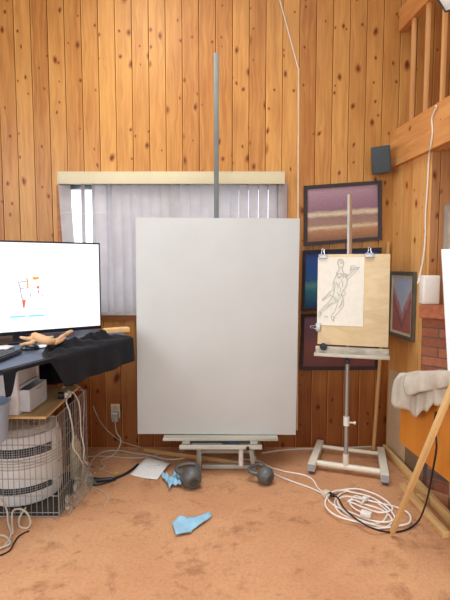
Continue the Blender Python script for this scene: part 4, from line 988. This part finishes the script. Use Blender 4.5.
# extension cord: big loose coil with plug
ec = thing('extension_lead', fl(368, 512), 'white extension cord in a loose coil on the carpet by leaning stud', 'cord')
ax0, ax1 = fl(330, 497), fl(404, 524); cc = ax0.lerp(ax1, .5); ax = (ax1-ax0)/2; ay = V((-ax.y, ax.x, 0)).normalized()
pts = [fl(285, 471.5, .007), fl(304, 475, .007), fl(313, 480, .007), fl(318, 488, .007), fl(325, 492.5, .02), fl(333, 492, .02)]
rs = random.Random(11); N = 5*12+5
for k in range(N):
    a = 2*PI*k/12 + 2.6
    lp = k/12
    A = .86+.26*math.sin(lp*2.1+.5); B = .12+.055*math.sin(lp*1.7+1)+.03*math.sin(lp*5)
    ox, oy = .26*math.sin(lp*1.35), .05*math.cos(lp*2.3)
    p = cc + ax*(A*math.cos(a)*.86+ox*.7) + ay*(B*math.sin(a)+oy) + V((rs.uniform(-.008, .008), rs.uniform(-.008, .008), 0))
    p.z = .007 + .0105*(int(lp*2) % 3) + .003*math.sin(a*3); pts.append(p)
mb = MB(); mb.tube(pts, .0048, 7, smooth=5); mb.build('coiled_cable', plain('bright white cable', srgb(238, 236, 230), .45, var=.03), ec)
mb = MB(); mb.box(fl(326, 493.5, .02), (.05, .04, .032), M.Rotation(.5, 3, 'Z'), .006); mb.build('socket_block', plain('ivory socket', srgb(220, 210, 186), .5), ec)
mb = MB(); p = fl(365.5, 498.5, .025); mb.box(p, (.034, .028, .024), M.Rotation(.6, 3, 'Z'), .004); mb.tube([p, p+V((-.04, -.05, -.006))], .007, 8); mb.build('plug', white_m, ec)
mb = MB(); p = fl(366, 514, .03); mb.box(p, (.06, .04, .028), M.Rotation(-.5, 3, 'Z'), .006); mb.build('multi_tap', plain('bright white plastic', srgb(236, 234, 228), .4), ec)
cable('floor_cable', [fl(246, 463, .007), fl(262, 466, .007), fl(275, 474.5, .007), fl(290, 480.5, .007), fl(308, 487, .007), fl(322, 493, .012)], .0052, cable_m, 'white cable from the smaller kettlebell to the extension cord socket')
cable('floor_cable', [fl(240, 459, .007), fl(258, 461, .007), fl(270, 467, .007), fl(285, 471.5, .007)], .0052, cable_m, 'white cable emerging from the big easel base to the right')
cable('floor_cable', [fl(262, 453, .006), fl(285, 449.8, .006), fl(318, 448.5, .006), fl(345, 447.5, .006), fl(372, 446.5, .006)], .005, cable_m, 'white cable lying along the back wall behind the drawing easel')
lfp = lambda px, py: onplane(px, py, (LX(2.0)-.012, 2.0, 0), V((-1, -.1, 0)))
bk = [fl(331, 494.5, .045), fl(338, 498, .045), fl(344, 508, .045), fl(356, 519, .045), fl(372, 528, .04), fl(388, 532, .008), fl(402, 531, .007), fl(413, 526, .012), fl(420, 518.5, .04), at(427, 500, 2.24), at(432, 475, 2.19), at(436, 452, 2.15), at(436.3, 441, 2.14), lfp(434.5, 425), lfp(436, 412)]
cable('black_cable', bk, .005, bcable_m, 'thin black cord from the socket block up to leaning stud', 'cord')
mb = MB(); mb.tube([fl(330, 493.8, .026), fl(334, 496, .03)], [.014, .01], 10); tag(mb.build('black_plug', black_m), 'black plug pushed into the ivory extension socket', 'plug')

# ------------------------------------------------------------------ light
w = bpy.data.worlds.new('world'); scn.world = w; w.use_nodes = True
nt = w.node_tree; bg = nt.nodes['Background']
tc_ = nt.nodes.new('ShaderNodeTexCoord'); sp_ = nt.nodes.new('ShaderNodeSeparateXYZ'); nt.links.new(tc_.outputs['Generated'], sp_.inputs[0])
mr = nt.nodes.new('ShaderNodeMapRange'); nt.links.new(sp_.outputs[1], mr.inputs[0]); mr.inputs[1].default_value = 0; mr.inputs[2].default_value = .5; mr.inputs[3].default_value = .85; mr.inputs[4].default_value = 2.4; nt.links.new(mr.outputs[0], bg.inputs[1])
rp = nt.nodes.new('ShaderNodeValToRGB'); nt.links.new(sp_.outputs[2], rp.inputs[0])
rp.color_ramp.elements[0].position = .0; rp.color_ramp.elements[0].color = (.86, .92, 1.0, 1)
rp.color_ramp.elements[1].position = .6; rp.color_ramp.elements[1].color = (1, 1, 1, 1)
nt.links.new(rp.outputs[0], bg.inputs[0])
def area(name, loc, target, size, energy, color, sy=None):
    l = bpy.data.lights.new(name, 'AREA'); l.energy = energy; l.size = size; l.color = color
    if sy: l.shape = 'RECTANGLE'; l.size_y = sy
    o = bpy.data.objects.new(name, l); COL.objects.link(o); o.location = loc
    o.rotation_euler = (V(target)-V(loc)).to_track_quat('-Z', 'Y').to_euler(); return o
k = area('ceiling_light', (-.1, 1.5, 4.55), (-.1, 1.75, 0), 2.2, 56, (.93, .97, 1)); k.data.spread = math.radians(115)
area('rear_fill', (-1.0, -2.0, 2.0), (.6, 3.2, .9), 2.6, 36, (.93, .97, 1), 1.8)  # added frontal fill behind the camera, no window there
area('side_fill', (-2.9, .6, 2.2), (1.1, 2.9, .9), 1.6, 70, (.95, .98, 1), 1.8)  # unseen soft lamp added to brighten the right wall and brick
area('right_fill', (2.3, -.9, 1.9), (-1.0, 2.6, .7), 1.2, 26, (.95, .98, 1), 1.4)  # extra unseen lamp added to lift the drawer fronts and desk side
l = bpy.data.lights.new('warm_spot', 'SPOT'); l.energy = 150; l.color = (1, .90, .64); l.spot_size = math.radians(44); l.spot_blend = 1; l.shadow_soft_size = .25
o = bpy.data.objects.new('warm_spot', l); COL.objects.link(o); o.location = (-.9, 1.4, 4.3); o.rotation_euler = (at(168, 95, WY)-V(o.location)).to_track_quat('-Z', 'Y').to_euler()
scn.view_settings.view_transform = 'Standard'; scn.view_settings.look = 'None'; scn.view_settings.exposure = 0.0
